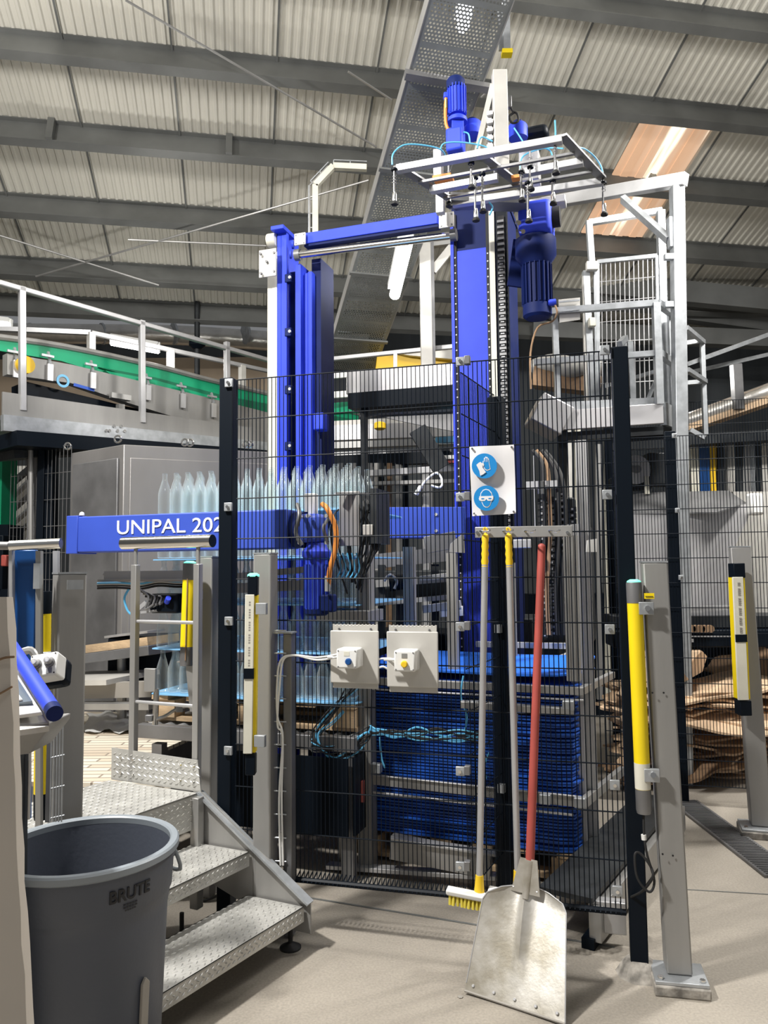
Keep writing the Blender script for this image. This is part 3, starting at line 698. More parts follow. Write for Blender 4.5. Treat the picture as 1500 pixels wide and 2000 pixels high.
def platform():
    p = V((a.x, a.y, z3)); mb = MB().prism([p, p+v*LT, p+v*LT+u*PD, p+u*PD], -Z*.006); diamonds(mb, p+Z*.0005, v, u, LT, PD, .034, Z)
    mb.prism([p, p+v*LT, p+v*LT-Z*.14, p-Z*.14], u*.005); diamonds(mb, p-Z*.138-u*.0008, v, Z, LT, .135, .03, -u)
    mb.build('platform', M['plate'], t)
platform()
pa = V((a.x, a.y, z3))-v*.012
mb = MB().prism([pa-Z*.0, pa+u*(PD), pa+u*PD+Z*.14, pa+u*.02+Z*.13], -v*.005); diamonds(mb, pa+Z*.005+v*.001, u, Z, PD, .125, .032, v)
mb.build('kick_plate', M['plate'], t)
for q in (.04, .11, .37, .44):
    for zz in (.035, .10): MB().lathe(pa+u*q+Z*zz+v*.001, [(.008, 0), (.005, .006)], 8, (u, Z, v)).build('bolt', M['chrome'], t)
# right side stringer
s0_ = FC-v*.012-u*.02; s1_ = FC+u*(DT*2-.03)-v*.012
poly = [V((s0_.x, s0_.y, .07)), V((s0_.x, s0_.y, z1+.012)), V((s1_.x, s1_.y, z3-.0)), V((s1_.x, s1_.y, z3-.0))+u*.05, V((s1_.x, s1_.y, .20))+u*.05, V((s1_.x, s1_.y, .20)), V((s0_.x, s0_.y, .07))+u*.12]
MB().prism(poly, -v*.006).build('stringer', M['postg'], t)
MB().bar(poly[1], poly[2]+u*.02, .045, .008, u.cross(v)).build('stringer_lip', M['galv'], t)
s2_ = FC+v*(LT+.012)
MB().prism([p+v*(LT+.03) for p in poly], v*.006).build('stringer', M['postg'], t)
for c in (V((s0_.x, s0_.y, 0))+u*.09+v*.0, V((s0_.x, s0_.y, 0))+u*.05+v*(LT), FC+u*.5+v*.1, FC+u*.95+v*.1, FC+u*.95+v*(LT)):
    MB().lathe(V((c.x, c.y, 0)), [(.042, 0), (.042, .006), (.02, .018), (.009, .022), (.009, .10 if c.z == 0 else .1)], 16).build('levelling_foot', M['rubber'], t)
for c, zt in ((FC+u*.50+v*.02, z3-.01), (FC+u*.98+v*.02, z3-.01), (FC+u*.98+v*(LT), z3-.01), (FC+u*.50+v*LT, z3-.01)):
    MB().bar(V((c.x, c.y, .09)), V((c.x, c.y, zt)), .04, .04, u).build('leg', M['steel'], t, .003)
# handrail
hp = [pa+u*.40, pa+u*.075]
t = thing('handrail', 'stainless handrail with a thick pipe top and two rungs standing on the step platform', 'handrail', pa+u*.24)
hl, hr = P(265, 1480, (pa+u*.42).y), P(386, 1490, (pa+u*.10).y)
tl, tr = P(265, 1103, hl.y), P(387, 1103, hr.y)
hl = V((tl.x, tl.y, z3)); hr = V((tr.x, tr.y, z3))
for b_, t_ in ((hl, tl), (hr, tr)):
    b2 = V((b_.x, b_.y, z3)); MB().bar(b2, V((b2.x, b2.y, tl.z)), .030, .030, u).build('upright', M['steel'], t, .003)
    MB().cyl(V((b2.x, b2.y, tl.z)), V((b2.x, b2.y, tl.z+.10)), .009, 10).build('stub', M['steel'], t)
zt = tl.z+.098; e = (hr-hl).normalized()
MB().cyl(V((hl.x, hl.y, zt))-e*.075, V((hr.x, hr.y, zt))+e*.075, .028, 20).build('top_pipe', M['chrome'], t)
for zz in (P(300, 1214, 3.45).z, P(300, 1372, 3.45).z): MB().cyl(V((hl.x, hl.y, zz)), V((hr.x, hr.y, zz)), .008, 10).build('rung', M['alu'], t)
# small sensor bracket right of handrail
t = thing('sensor_bracket', 'small stainless plate and clamp rod reaching past the handrail rungs', 'bracket', P(296, 1330, 3.75))
c = P(294, 1328, 3.75); MB().box(c, (.06, .02, .11), FAX).build('plate', M['steel'], t, .002)
MB().cyl(P(306, 1345, 3.75), P(303, 1415, 3.75), .014, 10).build('sleeve', M['chrome'], t)
MB().tube([P(290, 1408, 3.75), P(320, 1400, 3.74), P(345, 1385, 3.72), P(380, 1376, 3.70)], .008, 8, 3).build('arm', M['chrome'], t)
for q_ in ((292, 1402, 3.75), (352, 1384, 3.72)): MB().box(P(*q_), (.035, .03, .03)).build('clamp', M['steeldk'], t, .003)
MB().box(P(367, 1292, 3.62), (.085, .05, .006), FAX).prism([P(362, 1294, 3.62), P(382, 1294, 3.62), P(380, 1390, 3.62), P(371, 1390, 3.62)], Y*.03).build('support', M['steel'], t)

# ---------------- bin ----------------
BC = V((-.835, 2.19, 0)); zr = .725; Rb = .262
t = thing('trash_bin', 'round grey plastic bin with black lettering in the lower left foreground', 'bin', BC)
k_ = zr-.0
prof = [(.205, 0), (.212, .01), (.235, .55), (.243, zr-.13), (.247, zr-.125), (.252, zr-.05), (.256, zr-.035), (.256, zr-.012)]
prof_in = [(.243, zr-.012), (.235, zr-.12), (.225, .5), (.2, .03), (.03, .025)]
MB().lathe(BC, [(r_*.935, z_) for r_, z_ in prof+prof_in], 64).build('body', M['bingrey'], t)
MB().lathe(BC, [(r_*.935, z_) for r_, z_ in [(.242, zr-.02), (.241, zr-.004), (.246, zr), (.262, zr), (.267, zr-.005), (.267, zr-.02), (.256, zr-.026), (.242, zr-.02)]], 64, caps=False).build('rim', M['binrim'], t)
def onbin(ang, z, r_=None):
    rr = (.235+(z-.55)*.05 if z < .6 else .2475) if r_ is None else r_
    rr *= .935
    return BC+V((math.cos(ang)*rr, math.sin(ang)*rr, z))
for ang in (math.radians(-119), math.radians(-26), math.radians(60), math.radians(150)):
    mb = MB(); tt = V((-math.sin(ang), math.cos(ang), 0)); rr = V((math.cos(ang), math.sin(ang), 0))
    mb.prism([onbin(ang, .0, .212)+tt*-.013, onbin(ang, .0, .212)+tt*.013, onbin(ang, .40, .231)+tt*.013, onbin(ang, .415, .231), onbin(ang, .40, .231)-tt*.013], rr*.009)
    mb.build('base_rib', M['tan'], t, .002)
for ang in (math.radians(-131), math.radians(50)):
    tt = V((-math.sin(ang), math.cos(ang), 0)); rr = V((math.cos(ang), math.sin(ang), 0)); c = onbin(ang, zr-.07, .262)
    MB().box(c, (.12, .03, .055), (tt, rr, Z)).build('handle', M['binrim'], t, .012)
    MB().tube([c-tt*.055+Z*.01, c-tt*.05+rr*.03-Z*.07, c+tt*.05+rr*.03-Z*.07, c+tt*.055+Z*.01], .006, 8, 4).build('handle_bar', M['binrim'], t)
# curved lettering on the bin
def bin_text(body, ang0, ang1, z0, z1, name, m, bold):
    o = text_on(name, body, m, None, V((0, 0, 0)), X, Z, 1, 1, .001, bold)
    for vtx in o.data.vertices:
        a_ = ang0+(ang1-ang0)*vtx.co.x; z_ = z0+(z1-z0)*vtx.co.z; q = onbin(a_, z_, .2495+ (z_-(zr-.125))*.06 + (.0012 if vtx.co.y < 0 else -.002))
        vtx.co = q-BC
    o.parent = t; return o
bin_text('BRUTE', math.radians(-55), math.radians(-27), zr-.088, zr-.056, 'lettering', M['ink'], .02)
for k, (x0, x1) in enumerate(((-46, -36), (-46, -36), (-45, -37))):
    mb = MB()
    for q in range(5):
        a_ = math.radians(x0+(x1-x0)*q/5); b_ = math.radians(x0+(x1-x0)*(q+.7)/5); zz = zr-.099-k*.007
        mb.bar(onbin(a_, zz, .2505), onbin(b_, zz, .2505), .001, .003)
    mb.build('small_print', M['ink'], t)
# dark contents
MB().lathe(BC+Z*.30, [(.205, 0), (.198, .02), (.15, .035), (.02, .05)], 24).build('bin_liner', M['bingrey'], t)

# ---------------- palletiser column and crossbeam ----------------
DC = 4.95; cb = PZ(925, DC, 0)
t = thing('palletiser_column', 'tall blue palletiser column with a bright blue front panel and cable chain', 'machine column', cb)
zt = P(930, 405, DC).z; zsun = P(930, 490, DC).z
def colbox(px0, px1, z0, z1, d0, dep, name, m, bev=0, par=None):
    a, b = PZ(px0, d0, 0), PZ(px1, d0, 0); a = hit(px0, 1100, cb-nd*(DC-d0), nd); b = hit(px1, 1100, cb-nd*(DC-d0), nd)
    wd_ = (b-a).dot(md); c = (a+b)/2+nd*dep/2
    return MB().box(V((c.x, c.y, (z0+z1)/2)), (wd_, dep, z1-z0), MAX).build(name, m, par or t, bev)
colbox(893, 1004, 0, zt, DC, .42, 'frame', M['bluedk'], .004)  # dark blue puts the column's unlit side into the colour
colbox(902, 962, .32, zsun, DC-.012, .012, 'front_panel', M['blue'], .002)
colbox(902, 962, zsun, zt-.02, DC-.008, .008, 'shaded_panel', M['bluedk'])  # panel above the lit height painted dark as shade
colbox(890, 896, .02, zt-.05, DC-.03, .06, 'edge_strip', M['blue'])
s1c = colbox(896.5, 902, .3, zt-.05, DC-.02, .02, 'perforated_strip', M['rubber'])
s2c = colbox(961.5, 967.5, .3, zt-.05, DC-.02, .02, 'perforated_strip', M['rubber'])
for px, par_ in ((899, s1c), (964.5, s2c)):
    mb = MB(); zz = .4; pc = hit(px, 1100, cb-nd*.022, nd)
    while zz < zsun: mb.lathe(V((pc.x, pc.y, zz)), [(.0055, 0), (.004, .002)], 8, (md, Z, -nd)); zz += .052
    mb.build('rivet_row', M['signw'], par_)
colbox(968, 979, .3, zt-.06, DC-.03, .02, 'toothed_belt', M['cream'])
colbox(982, 1004, .3, zt-.05, DC-.03, .05, 'chain_guide', M['black'])
ch = colbox(986, 998, .3, zt-.12, DC-.05, .03, 'cable_chain', M['rubber'])
mb = MB(); zz = .4; pc = hit(992, 1100, cb-nd*.05, nd)
while zz < zt-.15: mb.box(V((pc.x, pc.y, zz)), (.042, .022, .016), MAX); zz += .038
mb.build('chain_links', M['steeldk'], ch)
mb = MB()
zz = .4
while zz < zt-.4: mb.box(V((pc.x, pc.y, zz+.019))-nd*.006, (.022, .012, .006), MAX); zz += .038
mb.build('chain_pins', M['alu'], ch)
colbox(893, 1004, zt, zt+.03, DC-.05, .5, 'top_plate', M['bluedk'])
# motor at right of the column
DM = 4.62
def vert(px0, py0, px1, py1, d): return P(px0, py0, d), P(px1, py1, d)
t = thing('lift_gearmotor', 'large dark blue vertical gearmotor with a round black cap hung beside the column top', 'motor', P(1048, 620, DM))
a, b = P(1050, 405, DM), P(1046, 470, DM)
MB().box((a+b)/2, (.20, .24, (a-b).length), MAX).build('gearbox', M['blue'], t, .03)
a, b = P(1046, 470, DM), P(1047, 520, DM)
MB().lathe(b, [(.085, 0), (.125, .06), (.125, (a-b).length)], 28).build('flange_housing', M['bluedk'], t)
a, b = P(1047, 515, DM), P(1050, 600, DM)
o = MB().cyl(b, a, .080, 28).build('motor_body', M['bluedk'], t)
mb = MB()
for k in range(20):
    an = 2*math.pi*k/20; q = V((math.cos(an), math.sin(an), 0)); mb.box((a+b)/2+q*.086, (.018, .006, (a-b).length*.9), (q, Z.cross(q), Z))
mb.build('cooling_fins', M['bluedk'], o)
MB().lathe(P(1050, 622, DM), [(.07, 0), (.088, .015), (.088, .08)], 28).build('fan_cover', M['bluedk'], t)
c = P(1078, 425, DM-.05); MB().cyl(c-md*.01, c+md*.05, .062, 28).build('end_cap', M['rubber'], t)
MB().cyl(P(1070, 592, DM-.06), P(1085, 590, DM-.06), .02, 12).build('terminal_stub', M['blue'], t)
MB().tube([P(1082, 592, DM-.06), P(1088, 610, DM-.06), P(1078, 628, DM), P(1050, 640, DM), P(1036, 690, DM), P(1037, 760, DM)], .006, 8, 4).build('cable', M['cardk'], t)
for px, py in ((1010, 435), (1018, 452)): MB().cyl(P(px, py, DM-.13), P(px+4, py, DM-.16), .014, 8).build('bolt', M['chrome'], t)
MB().bar(P(1018, 470, DM+.1), P(1006, 560, DM+.1), .02, .1).build('bracket', M['bluedk'], t)
# second column at left
DL = 5.35; lb = PZ(570, DL, 0)
t = thing('guide_column', 'second blue upright column with cream belt on its left edge', 'machine column', lb)
ztl = P(560, 452, DL).z
def lcol(px0, px1, z0, z1, off, dep, name, m, par=None, bev=0):
    a, b = hit(px0, 900, lb+nd*off, nd), hit(px1, 900, lb+nd*off, nd); c = (a+b)/2+nd*dep/2
    return MB().box(V((c.x, c.y, (z0+z1)/2)), ((b-a).dot(md), dep, z1-z0), MAX).build(name, m, par or t, bev)
lcol(522, 541, .3, P(530, 490, DL).z, -.02, .02, 'toothed_belt', M['cream'])
MB().cyl(P(532, 470, DL)+nd*.0-md*.03, P(532, 470, DL)+md*.035, .05, 20).build('belt_pulley', M['cream'], t)
lcol(541, 549, 0, P(545, 450, DL).z, -.05, .3, 'left_flange', M['blue'], bev=.003)
lcol(549, 560, .3, P(555, 450, DL).z, -.05, .04, 'front_flange', M['blue'], bev=.003)
lcol(560, 577, 0, P(565, 520, DL).z, .10, .02, 'web', M['bluedk'])
lcol(577, 588, .3, P(580, 522, DL).z, -.04, .14, 'rail', M['blue'], bev=.003)
lcol(588, 602, .3, P(590, 535, DL).z, .02, .12, 'rail', M['blue'], bev=.003)
lcol(602, 610, .3, P(600, 535, DL).z, -.0, .14, 'rail', M['blue'], bev=.003)
lcol(610, 628, 0, P(615, 505, DL).z, .06, .24, 'rear_web', M['bluedk'])
for py in (545, 650, 762, 872):
    c = P(565, py, DL-.03); MB().box(c, (.05, .05, .06), MAX).build('bracket', M['bluedk'], t, .004)
    MB().cyl(c+md*.018-nd*.02, c+md*.018-nd*.035, .011, 8).build('bolt', M['alu'], t)
c = P(627, 825, DL-.05); MB().box(c, (.08, .1, .12), MAX).build('clamp_block', M['blue'], t, .01)
MB().box(P(523, 514, DL-.08), (.135, .012, .20), MAX).build('pulley_plate', M['ivory'], t, .003)
for px, py in ((510, 497), (537, 495), (511, 535), (537, 531), (522, 512)):
    c = P(px, py, DL-.09); MB().cyl(c, c-nd*.02, .009, 8).build('bolt', M['steeldk'], t)
MB().box(P(553, 455, DL), (.1, .2, .03), MAX).build('cap', M['blue'], t, .004)
for px, py in ((566, 497), (570, 478)): MB().cyl(P(px, py, DL-.07), P(px+4, py, DL-.07), .03, 12).build('bearing', M['blue'], t)
# crossbeam and shaft between the columns
t = thing('top_crossbeam', 'blue horizontal beam joining the tops of the two blue columns', 'beam', P(600, 470, DL-.1))
a, b = P(598, 470, DL-.1), P(858, 430, DC-.08)
MB().bar(a, b, .08, .075).build('beam', M['blue'], t, .003)
MB().bar(a-Z*.045, b-Z*.045, .06, .02).build('lower_edge', M['bluedk'], t)
for (px, py, d, s_) in ((586, 467, DL-.16, .085), (872, 430, DC-.14, .10)):
    o = MB().box(P(px, py, d), (s_, .012, s_), MAX).build('end_plate', M['ivory'], t, .003)
    for qx in (-.35, .35):
        for qz in (-.35, .35): c = P(px, py, d)+md*(qx*s_)+Z*(qz*s_)-nd*.006; MB().cyl(c, c-nd*.005, .006, 8).build('bolt', M['steeldk'], o)
t = thing('drive_shaft', 'polished steel shaft running below the blue crossbeam', 'shaft', P(580, 498, DL-.1))
MB().cyl(P(578, 498, DL-.1), P(888, 459, DC-.06), .026, 20).build('shaft', M['chrome'], t)
for q in ((582, 498, DL-.1), (886, 459, DC-.06)): MB().cyl(P(*q)-md*.02, P(*q)+md*.02, .04, 20).build('coupling', M['steeldk'], t)

# ---------------- suction head on top ----------------
t = thing('suction_gripper', 'aluminium lifting frame with hanging suction cups at the top of the machine', 'gripper', P(975, 330, 4.1))
A_, B_, C_, D_ = P(775, 332, 4.08), P(1098, 272, 3.80), P(1176, 352, 4.24), P(884, 401, 4.49)
zf = sum(q.z for q in (A_, B_, C_, D_))/4
for q in (A_, B_, C_, D_): q.z = zf
A_, B_, C_, D_ = [PZ(px, d, zf) for px, d in ((775, 4.08), (1098, 3.80), (1176, 4.24), (884, 4.49))]
def mix(a, b, k): return a*(1-k)+b*k
for (p, q, nm, m_) in ((A_, B_, 'long_rail', 'alu'), (mix(A_, D_, .36), mix(B_, C_, .30), 'thin_rail', 'steeldk'), (mix(A_, D_, .58), mix(B_, C_, .50), 'long_rail', 'alu'), (mix(A_, D_, .82), mix(B_, C_, .74), 'thin_rail', 'steeldk'), (D_, C_, 'long_rail', 'alu')):
    k_ = .042 if nm == 'long_rail' else .018
    if m_ == 'alu' and p is not A_ and p is not D_:
        MB().bar(p, mix(p, q, .46), k_, k_*.9).build(nm, M[m_], t, .002); MB().bar(mix(p, q, .60), q, k_, k_*.9).build(nm, M[m_], t, .002)
    else: MB().bar(p, q, k_, k_*.9).build(nm, M[m_], t, .002)
for k in (0, .5, 1): MB().bar(mix(A_, B_, k)+Z*.022, mix(D_, C_, k)+Z*.022, .05, .012).build('cross_rail', M['steeldk'], t)
cups = [(770, 338, 400, 4.06), (876, 330, 404, 4.45), (920, 308, 368, 4.0), (928, 352, 432, 4.05), (942, 345, 415, 4.1), (1018, 325, 393, 4.1), (1031, 362, 434, 4.05), (1035, 300, 372, 4.05), (1084, 275, 340, 3.82), (1079, 340, 400, 4.2), (1178, 352, 421, 4.23)]
for i, (px, py0, py1, d) in enumerate(cups):
    a, b = P(px, py0-10, d), P(px, py1, d); L = (a-b).length
    c = MB().cyl(a, b+Z*.045, .006, 8).build('cup_rod', M['steeldk'], t)
    b = V((a.x, a.y, b.z))
    MB().lathe(b+Z*.02, [(.013, 0), (.013, .035), (.009, .05)], 12).build('fitting', M['chrome'], c)
    MB().lathe(b, [(.020, 0), (.021, .008), (.012, .022)], 14).build('suction_cup', M['rubber'], c)
    z_ = zf-.005 if i not in (3, 4, 6) else a.z-.01
    MB().lathe(V((a.x, a.y, z_-.012)), [(.018, 0), (.018, .01)], 12).build('collar', M['black'], c)
    sp = MB(); sp.tube([V((a.x, a.y, 0))+V((math.cos(k*1.3)*.011, math.sin(k*1.3)*.011, a.z-.04-k*.0035)) for k in range(16)], .002, 5); sp.build('spring', M['alu'], c)
def air(pts, r=.0042): 
    MB().tube(pts, r, 8, 6).build('air_hose', M['hose'], t)
air([P(766, 322, 4.06), P(768, 300, 4.06), P(790, 283, 4.06), P(830, 284, 4.1), P(862, 293, 4.15), P(872, 310, 4.2)])
air([P(860, 292, 4.1), P(868, 280, 4.1), P(900, 278, 4.1), P(940, 284, 4.1), P(958, 292, 4.1)])
air([P(1120, 288, 4.0), P(1140, 290, 4.1), P(1160, 305, 4.2), P(1174, 325, 4.23), P(1179, 348, 4.23)])
air([P(1084, 235, 3.8), P(1085, 262, 3.8), P(1084, 275, 3.8)])
air([P(905, 258, 4.1), P(915, 262, 4.1), P(918, 280, 4.1)]); air([P(932, 290, 4.1), P(940, 268, 4.1), P(962, 276, 4.1)])
air([P(1004, 250, 4.1), P(1016, 268, 4.1), P(1026, 285, 4.1)]); air([P(1016, 330, 4.1), P(1022, 305, 4.1), P(1060, 290, 4.1), P(1100, 290, 4.0)]); air([P(1060, 288, 4.1), P(1075, 295, 4.1), P(1080, 310, 4.1)])
air([P(955, 395, 4.1), P(962, 405, 4.1), P(956, 420, 4.1)], .005)
MB().box(P(856, 320, 4.3), (.05, .05, .16), MAX).build('valve_block', M['alu'], t, .004)
MB().box(P(866, 350, 4.3), (.11, .09, .02), MAX).build('orange_pad', M['orange'], t, .003)
MB().box(P(1008, 348, 4.2), (.05, .05, .02), MAX).build('orange_pad', M['orange'], t, .003)
mb = MB()
for k in range(7): mb.box(P(958, 225+k*16, 4.25), (.035, .05, .02), MAX)
MB().box(P(958, 272, 4.27), (.025, .04, .32), MAX).build('valve_strip', M['alu'], t); mb.build('valve_row', M['alu'], t)
MB().bar(P(878, 392, 4.5), P(1030, 398, 4.5), .12, .05).build('carriage_plate', M['steeldk'], t)
MB().box(P(860, 400, 4.7), (.05, .05, .12), MAX).build('mount', M['alu'], t, .003)
t = thing('gripper_mast', 'upright pale grey box-section mast with a slanted brace above the suction frame', 'mast', P(974, 330, 4.25))
a, b = P(975, 142, 4.25), P(978, 345, 4.25)
MB().bar(a, V((a.x, a.y, b.z+.03)), .082, .07, Y).build('mast', M['ivory'], t, .004)
MB().bar(P(962, 165, 4.27), P(930, 300, 4.27), .03, .012, Y).build('brace', M['ivory'], t)
MB().tube([P(992, 190, 4.3), P(1000, 215, 4.3), P(1010, 222, 4.3), P(1012, 236, 4.3), P(1000, 240, 4.3), P(995, 228, 4.3), P(1003, 220, 4.3)], .007, 8, 5).build('cable_loop', M['rubber'], t)
MB().box(P(994, 200, 4.3), (.03, .03, .07)).build('plug', M['steeldk'], t, .004)
t = thing('small_gearmotor', 'slim bright blue vertical motor standing left of the grey mast', 'motor', P(893, 290, 4.4))
a, b = P(891, 170, 4.4), P(893, 225, 4.4)
o = MB().cyl(b, a, .050, 24).build('motor_body', M['blue'], t); mb = MB()
for k in range(18):
    an = 2*math.pi*k/18; q = V((math.cos(an), math.sin(an), 0)); mb.box((a+b)/2+q*.053, (.010, .005, .17), (q, Z.cross(q), Z))
mb.build('cooling_fins', M['blue'], o)
MB().lathe(P(890, 175, 4.4), [(.055, 0), (.056, .05), (.045, .065)], 24).build('fan_cover', M['bluedk'], t)
MB().lathe(P(893, 240, 4.4), [(.06, 0), (.06, .02), (.05, .03)], 24).build('flange', M['blue'], t)
MB().bar(P(893, 240, 4.4), P(894, 268, 4.4), .07, .07, Y).build('neck', M['blue'], t, .004)
MB().box(P(890, 278, 4.4), (.10, .1, .14), MAX).build('gearbox', M['blue'], t, .012)
MB().box(P(872, 188, 4.4), (.035, .04, .035)).build('terminal_box', M['blue'], t, .006)
MB().tube([P(871, 192, 4.38), P(870, 215, 4.38), P(871, 240, 4.38), P(876, 255, 4.38)], .010, 8, 5).build('orange_cable', M['orange'], t)
MB().cyl(P(871, 195, 4.38), P(871, 212, 4.38), .011, 10).build('connector', M['brass'], t)
for px, py, r in ((922, 253, .062), (1012, 257, .058)):
    tt = thing('blue_drum', 'short blue drum housing %s the grey mast' % ('left of' if px < 950 else 'right of'), 'drum', P(px, py+14, 4.5))
    MB().lathe(P(px, py+14, 4.5), [(r, 0), (r, .075), (r*.9, .085)], 24).build('drum', M['blue'], tt)
    MB().lathe(P(px, py-15, 4.5), [(r*.55, 0), (r*.5, .014)], 20).build('drum_lid', M['bluedk'], tt)
tt = thing('black_motor', 'rounded dark motor housing behind the right end of the suction frame', 'motor', P(1045, 262, 4.6))
MB().box(P(1048, 264, 4.6), (.15, .12, .085), MAX).build('housing', M['black'], tt, .03)
MB().box(P(1058, 400, 4.7), (.3, .1, .05), MAX).box(P(1035, 330, 4.6), (.12, .12, .2), MAX).build('carriage', M['alu'], tt, .006)

# ---------------- loading arm with lettering ----------------
AP = P(345, 1040, 3.72)
t = thing('loading_arm', 'long blue horizontal arm lettered UNIPAL 202 crossing in front of the bottles', 'machine arm', AP)
ax0 = hit(132, 1040, AP, nd); ax1 = hit(560, 1040, AP, nd); L = (ax1-ax0).dot(md); zA = 1.662; hA = .182
ctr = V(((ax0.x+ax1.x)/2, (ax0.y+ax1.y)/2, zA))+nd*.07
MB().box(ctr, (L, .14, hA), MAX).build('arm_cover', M['armblue'], t, .006)
MB().box(ctr-md*(L/2-.03)+nd*.0+Z*.0, (.07, .15, hA+.012), MAX).build('end_cap', M['armblue'], t, .003)
for zz in (-.06, .0, .07): c = ctr-md*(L/2+.008)+Z*zz-nd*.05; MB().box(c, (.012, .02, .02), MAX).build('end_bolt', M['alu'], t)
c = ctr-md*(L/2-.07)+Z*(hA/2+.008)-nd*.05; MB().lathe(c, [(.014, 0), (.012, .012), (.004, .018)], 10).build('top_bolt', M['white'], t)
p0 = hit(229, 1049, AP-nd*.001, nd); p1 = hit(437, 1045, AP-nd*.001, nd)
wtx = (p1-p0).dot(md); zlo = zA-.020+.0; 
o = text_on('lettering', 'UNIPAL 202', M['txtw'], t, V((p0.x, p0.y, P(229, 1044, p0.y).z))-nd*.002, md, Z, wtx*1.0, .070, .0012, .004)
# gearbox at the arm's end
GP = P(605, 1040, 3.60)
t = thing('arm_gearmotor', 'blue gearmotor with a drooping vertical motor at the right end of the lettered arm', 'motor', P(615, 1190, 3.6))
MB().cyl(P(582, 1035, 3.62), P(600, 1035, 3.58), .085, 28).build('round_housing', M['bluedk'], t)
MB().box(P(612, 1032, 3.55), (.11, .12, .13), MAX).build('gearbox', M['armblue'], t, .02)
MB().lathe(P(618, 1090, 3.55), [(.06, 0), (.067, .01), (.067, .03), (.05, .05), (.045, .07)], 28).build('flange', M['blue'], t)
o = MB().cyl(P(618, 1190, 3.55), P(618, 1092, 3.55), .052, 28).build('motor_body', M['blue'], t); mb = MB()
for k in range(18):
    an = 2*math.pi*k/18; q = V((math.cos(an), math.sin(an), 0)); mb.box((P(618, 1190, 3.55)+P(618, 1100, 3.55))/2+q*.055, (.010, .005, .2), (q, Z.cross(q), Z))
mb.build('cooling_fins', M['armblue'], o)
MB().lathe(P(618, 1202, 3.55), [(.045, 0), (.058, .01), (.058, .03)], 28).build('fan_cover', M['bluedk'], t)
MB().box(P(640, 1178, 3.52), (.07, .06, .08), MAX).build('terminal_box', M['bluedk'], t, .008)
for px, py in ((588, 1010), (588, 1060), (604, 1008), (640, 1008), (640, 1060)):
    c = P(px, py, 3.47); MB().cyl(c, c-nd*.02, .009, 8).build('bolt', M['alu'], t)
MB().tube([P(630, 985, 3.5), P(640, 995, 3.45), P(655, 1030, 3.45), P(655, 1070, 3.45), P(645, 1110, 3.45), P(640, 1150, 3.48)], .012, 10, 5).build('orange_cable', M['orange'], t)
MB().cyl(P(640, 1125, 3.47), P(639, 1155, 3.47), .014, 10).build('connector', M['alu'], t)
MB().tube([P(580, 985, 3.5), P(585, 1005, 3.45), P(578, 1040, 3.45), P(590, 1065, 3.45)], .010, 8, 5).tube([P(645, 1010, 3.5), P(632, 1030, 3.45), P(640, 1060, 3.45)], .008, 8, 5).build('hoses', M['steeldk'], t)
MB().box(P(608, 985, 3.6), (.05, .05, .10), MAX).build('sensor', M['white'], t, .004)
t = thing('cable_box', 'open grey metal housing full of wiring right of the blue gearmotor', 'cable housing', P(695, 1065, 3.65))
MB().box(P(683, 1013, 3.65), (.10, .02, .26), MAX).build('side_plate', M['steel'], t, .002)
MB().box(P(722, 1013, 3.78), (.11, .02, .26), MAX).box(P(743, 1010, 3.7), (.03, .2, .26), MAX).build('rear_plate', M['darkm'], t)
MB().bar(P(655, 964, 3.6), P(745, 966, 3.7), .03, .01).build('top_edge', M['alu'], t)
mb = MB(); random.seed(3)
for k in range(14):
    x0 = random.uniform(660, 740); mb.tube([P(x0, 970+random.uniform(0, 30), 3.72), P(x0+random.uniform(-20, 20), 1010, 3.68), P(x0+random.uniform(-25, 25), 1060, 3.66), P(x0*.4+690*.6, 1100+random.uniform(-20, 60), 3.68)], random.uniform(.003, .007), 6, 4)
mb.build('wiring', M['rubber'], t, kind='stuff')
mb = MB()
for k in range(5):
    x0 = 660+k*9; mb.tube([P(x0, 1080, 3.6), P(x0+6, 1110, 3.6), P(x0-4, 1130, 3.6)], .004, 6, 4)
mb.build('blue_wires', M['hose'], t, kind='stuff')
MB().box(P(720, 1035, 3.62), (.05, .03, .05), MAX).build('relay', M['ivory'], t, .003)
t = thing('arm_support', 'dark blue beam stub with four bolts joining the arm to the tall column', 'beam', P(820, 1020, 4.6))
a, b = P(746, 1022, 4.82), P(892, 1022, 4.82)
MB().bar(a, b+md*.05, .16, .19).build('beam', M['armblue'], t, .003)
for px, py in ((787, 1006), (787, 1040), (852, 1005), (852, 1037)):
    c = P(px, py, 4.76 if px < 800 else 4.73); MB().cyl(c+nd*.03, c-nd*.01, .010, 8).build('bolt', M['alu'], t)

# ---------------- pad stack in the magazine ----------------
sC = V((.885, 3.62, 0)); sl = V((-.932, .36, 0)).normalized(); sb_ = V((.36, .932, 0)).normalized(); SAX = (-sl, sb_, Z)
SL, SD = 1.13, .80; sctr = sC+sl*SL/2+sb_*SD/2
t = thing('wooden_pallet', 'wooden pallet carrying the tall stack of blue layer pads behind the fence', 'pallet', sctr)
for k in range(3): MB().box(sctr+sb_*(.33*(k-1))+Z*.035, (SL, .09, .022), SAX).build('bottom_board', M['wood'], t)
for i in (-1, 0, 1):
    for j in (-1, 0, 1): MB().box(sctr-sl*(i*(SL/2-.07))+sb_*(j*.345)+Z*.088, (.13, .10, .085), SAX).build('block', M['wood'], t)
for k in range(6): MB().box(sctr-sl*(SL/2-.06)+sl*(k*(SL-.12)/5)+Z*.142, (.10, SD, .02), SAX).build('deck_board', M['wood'], t)
random.seed(11)
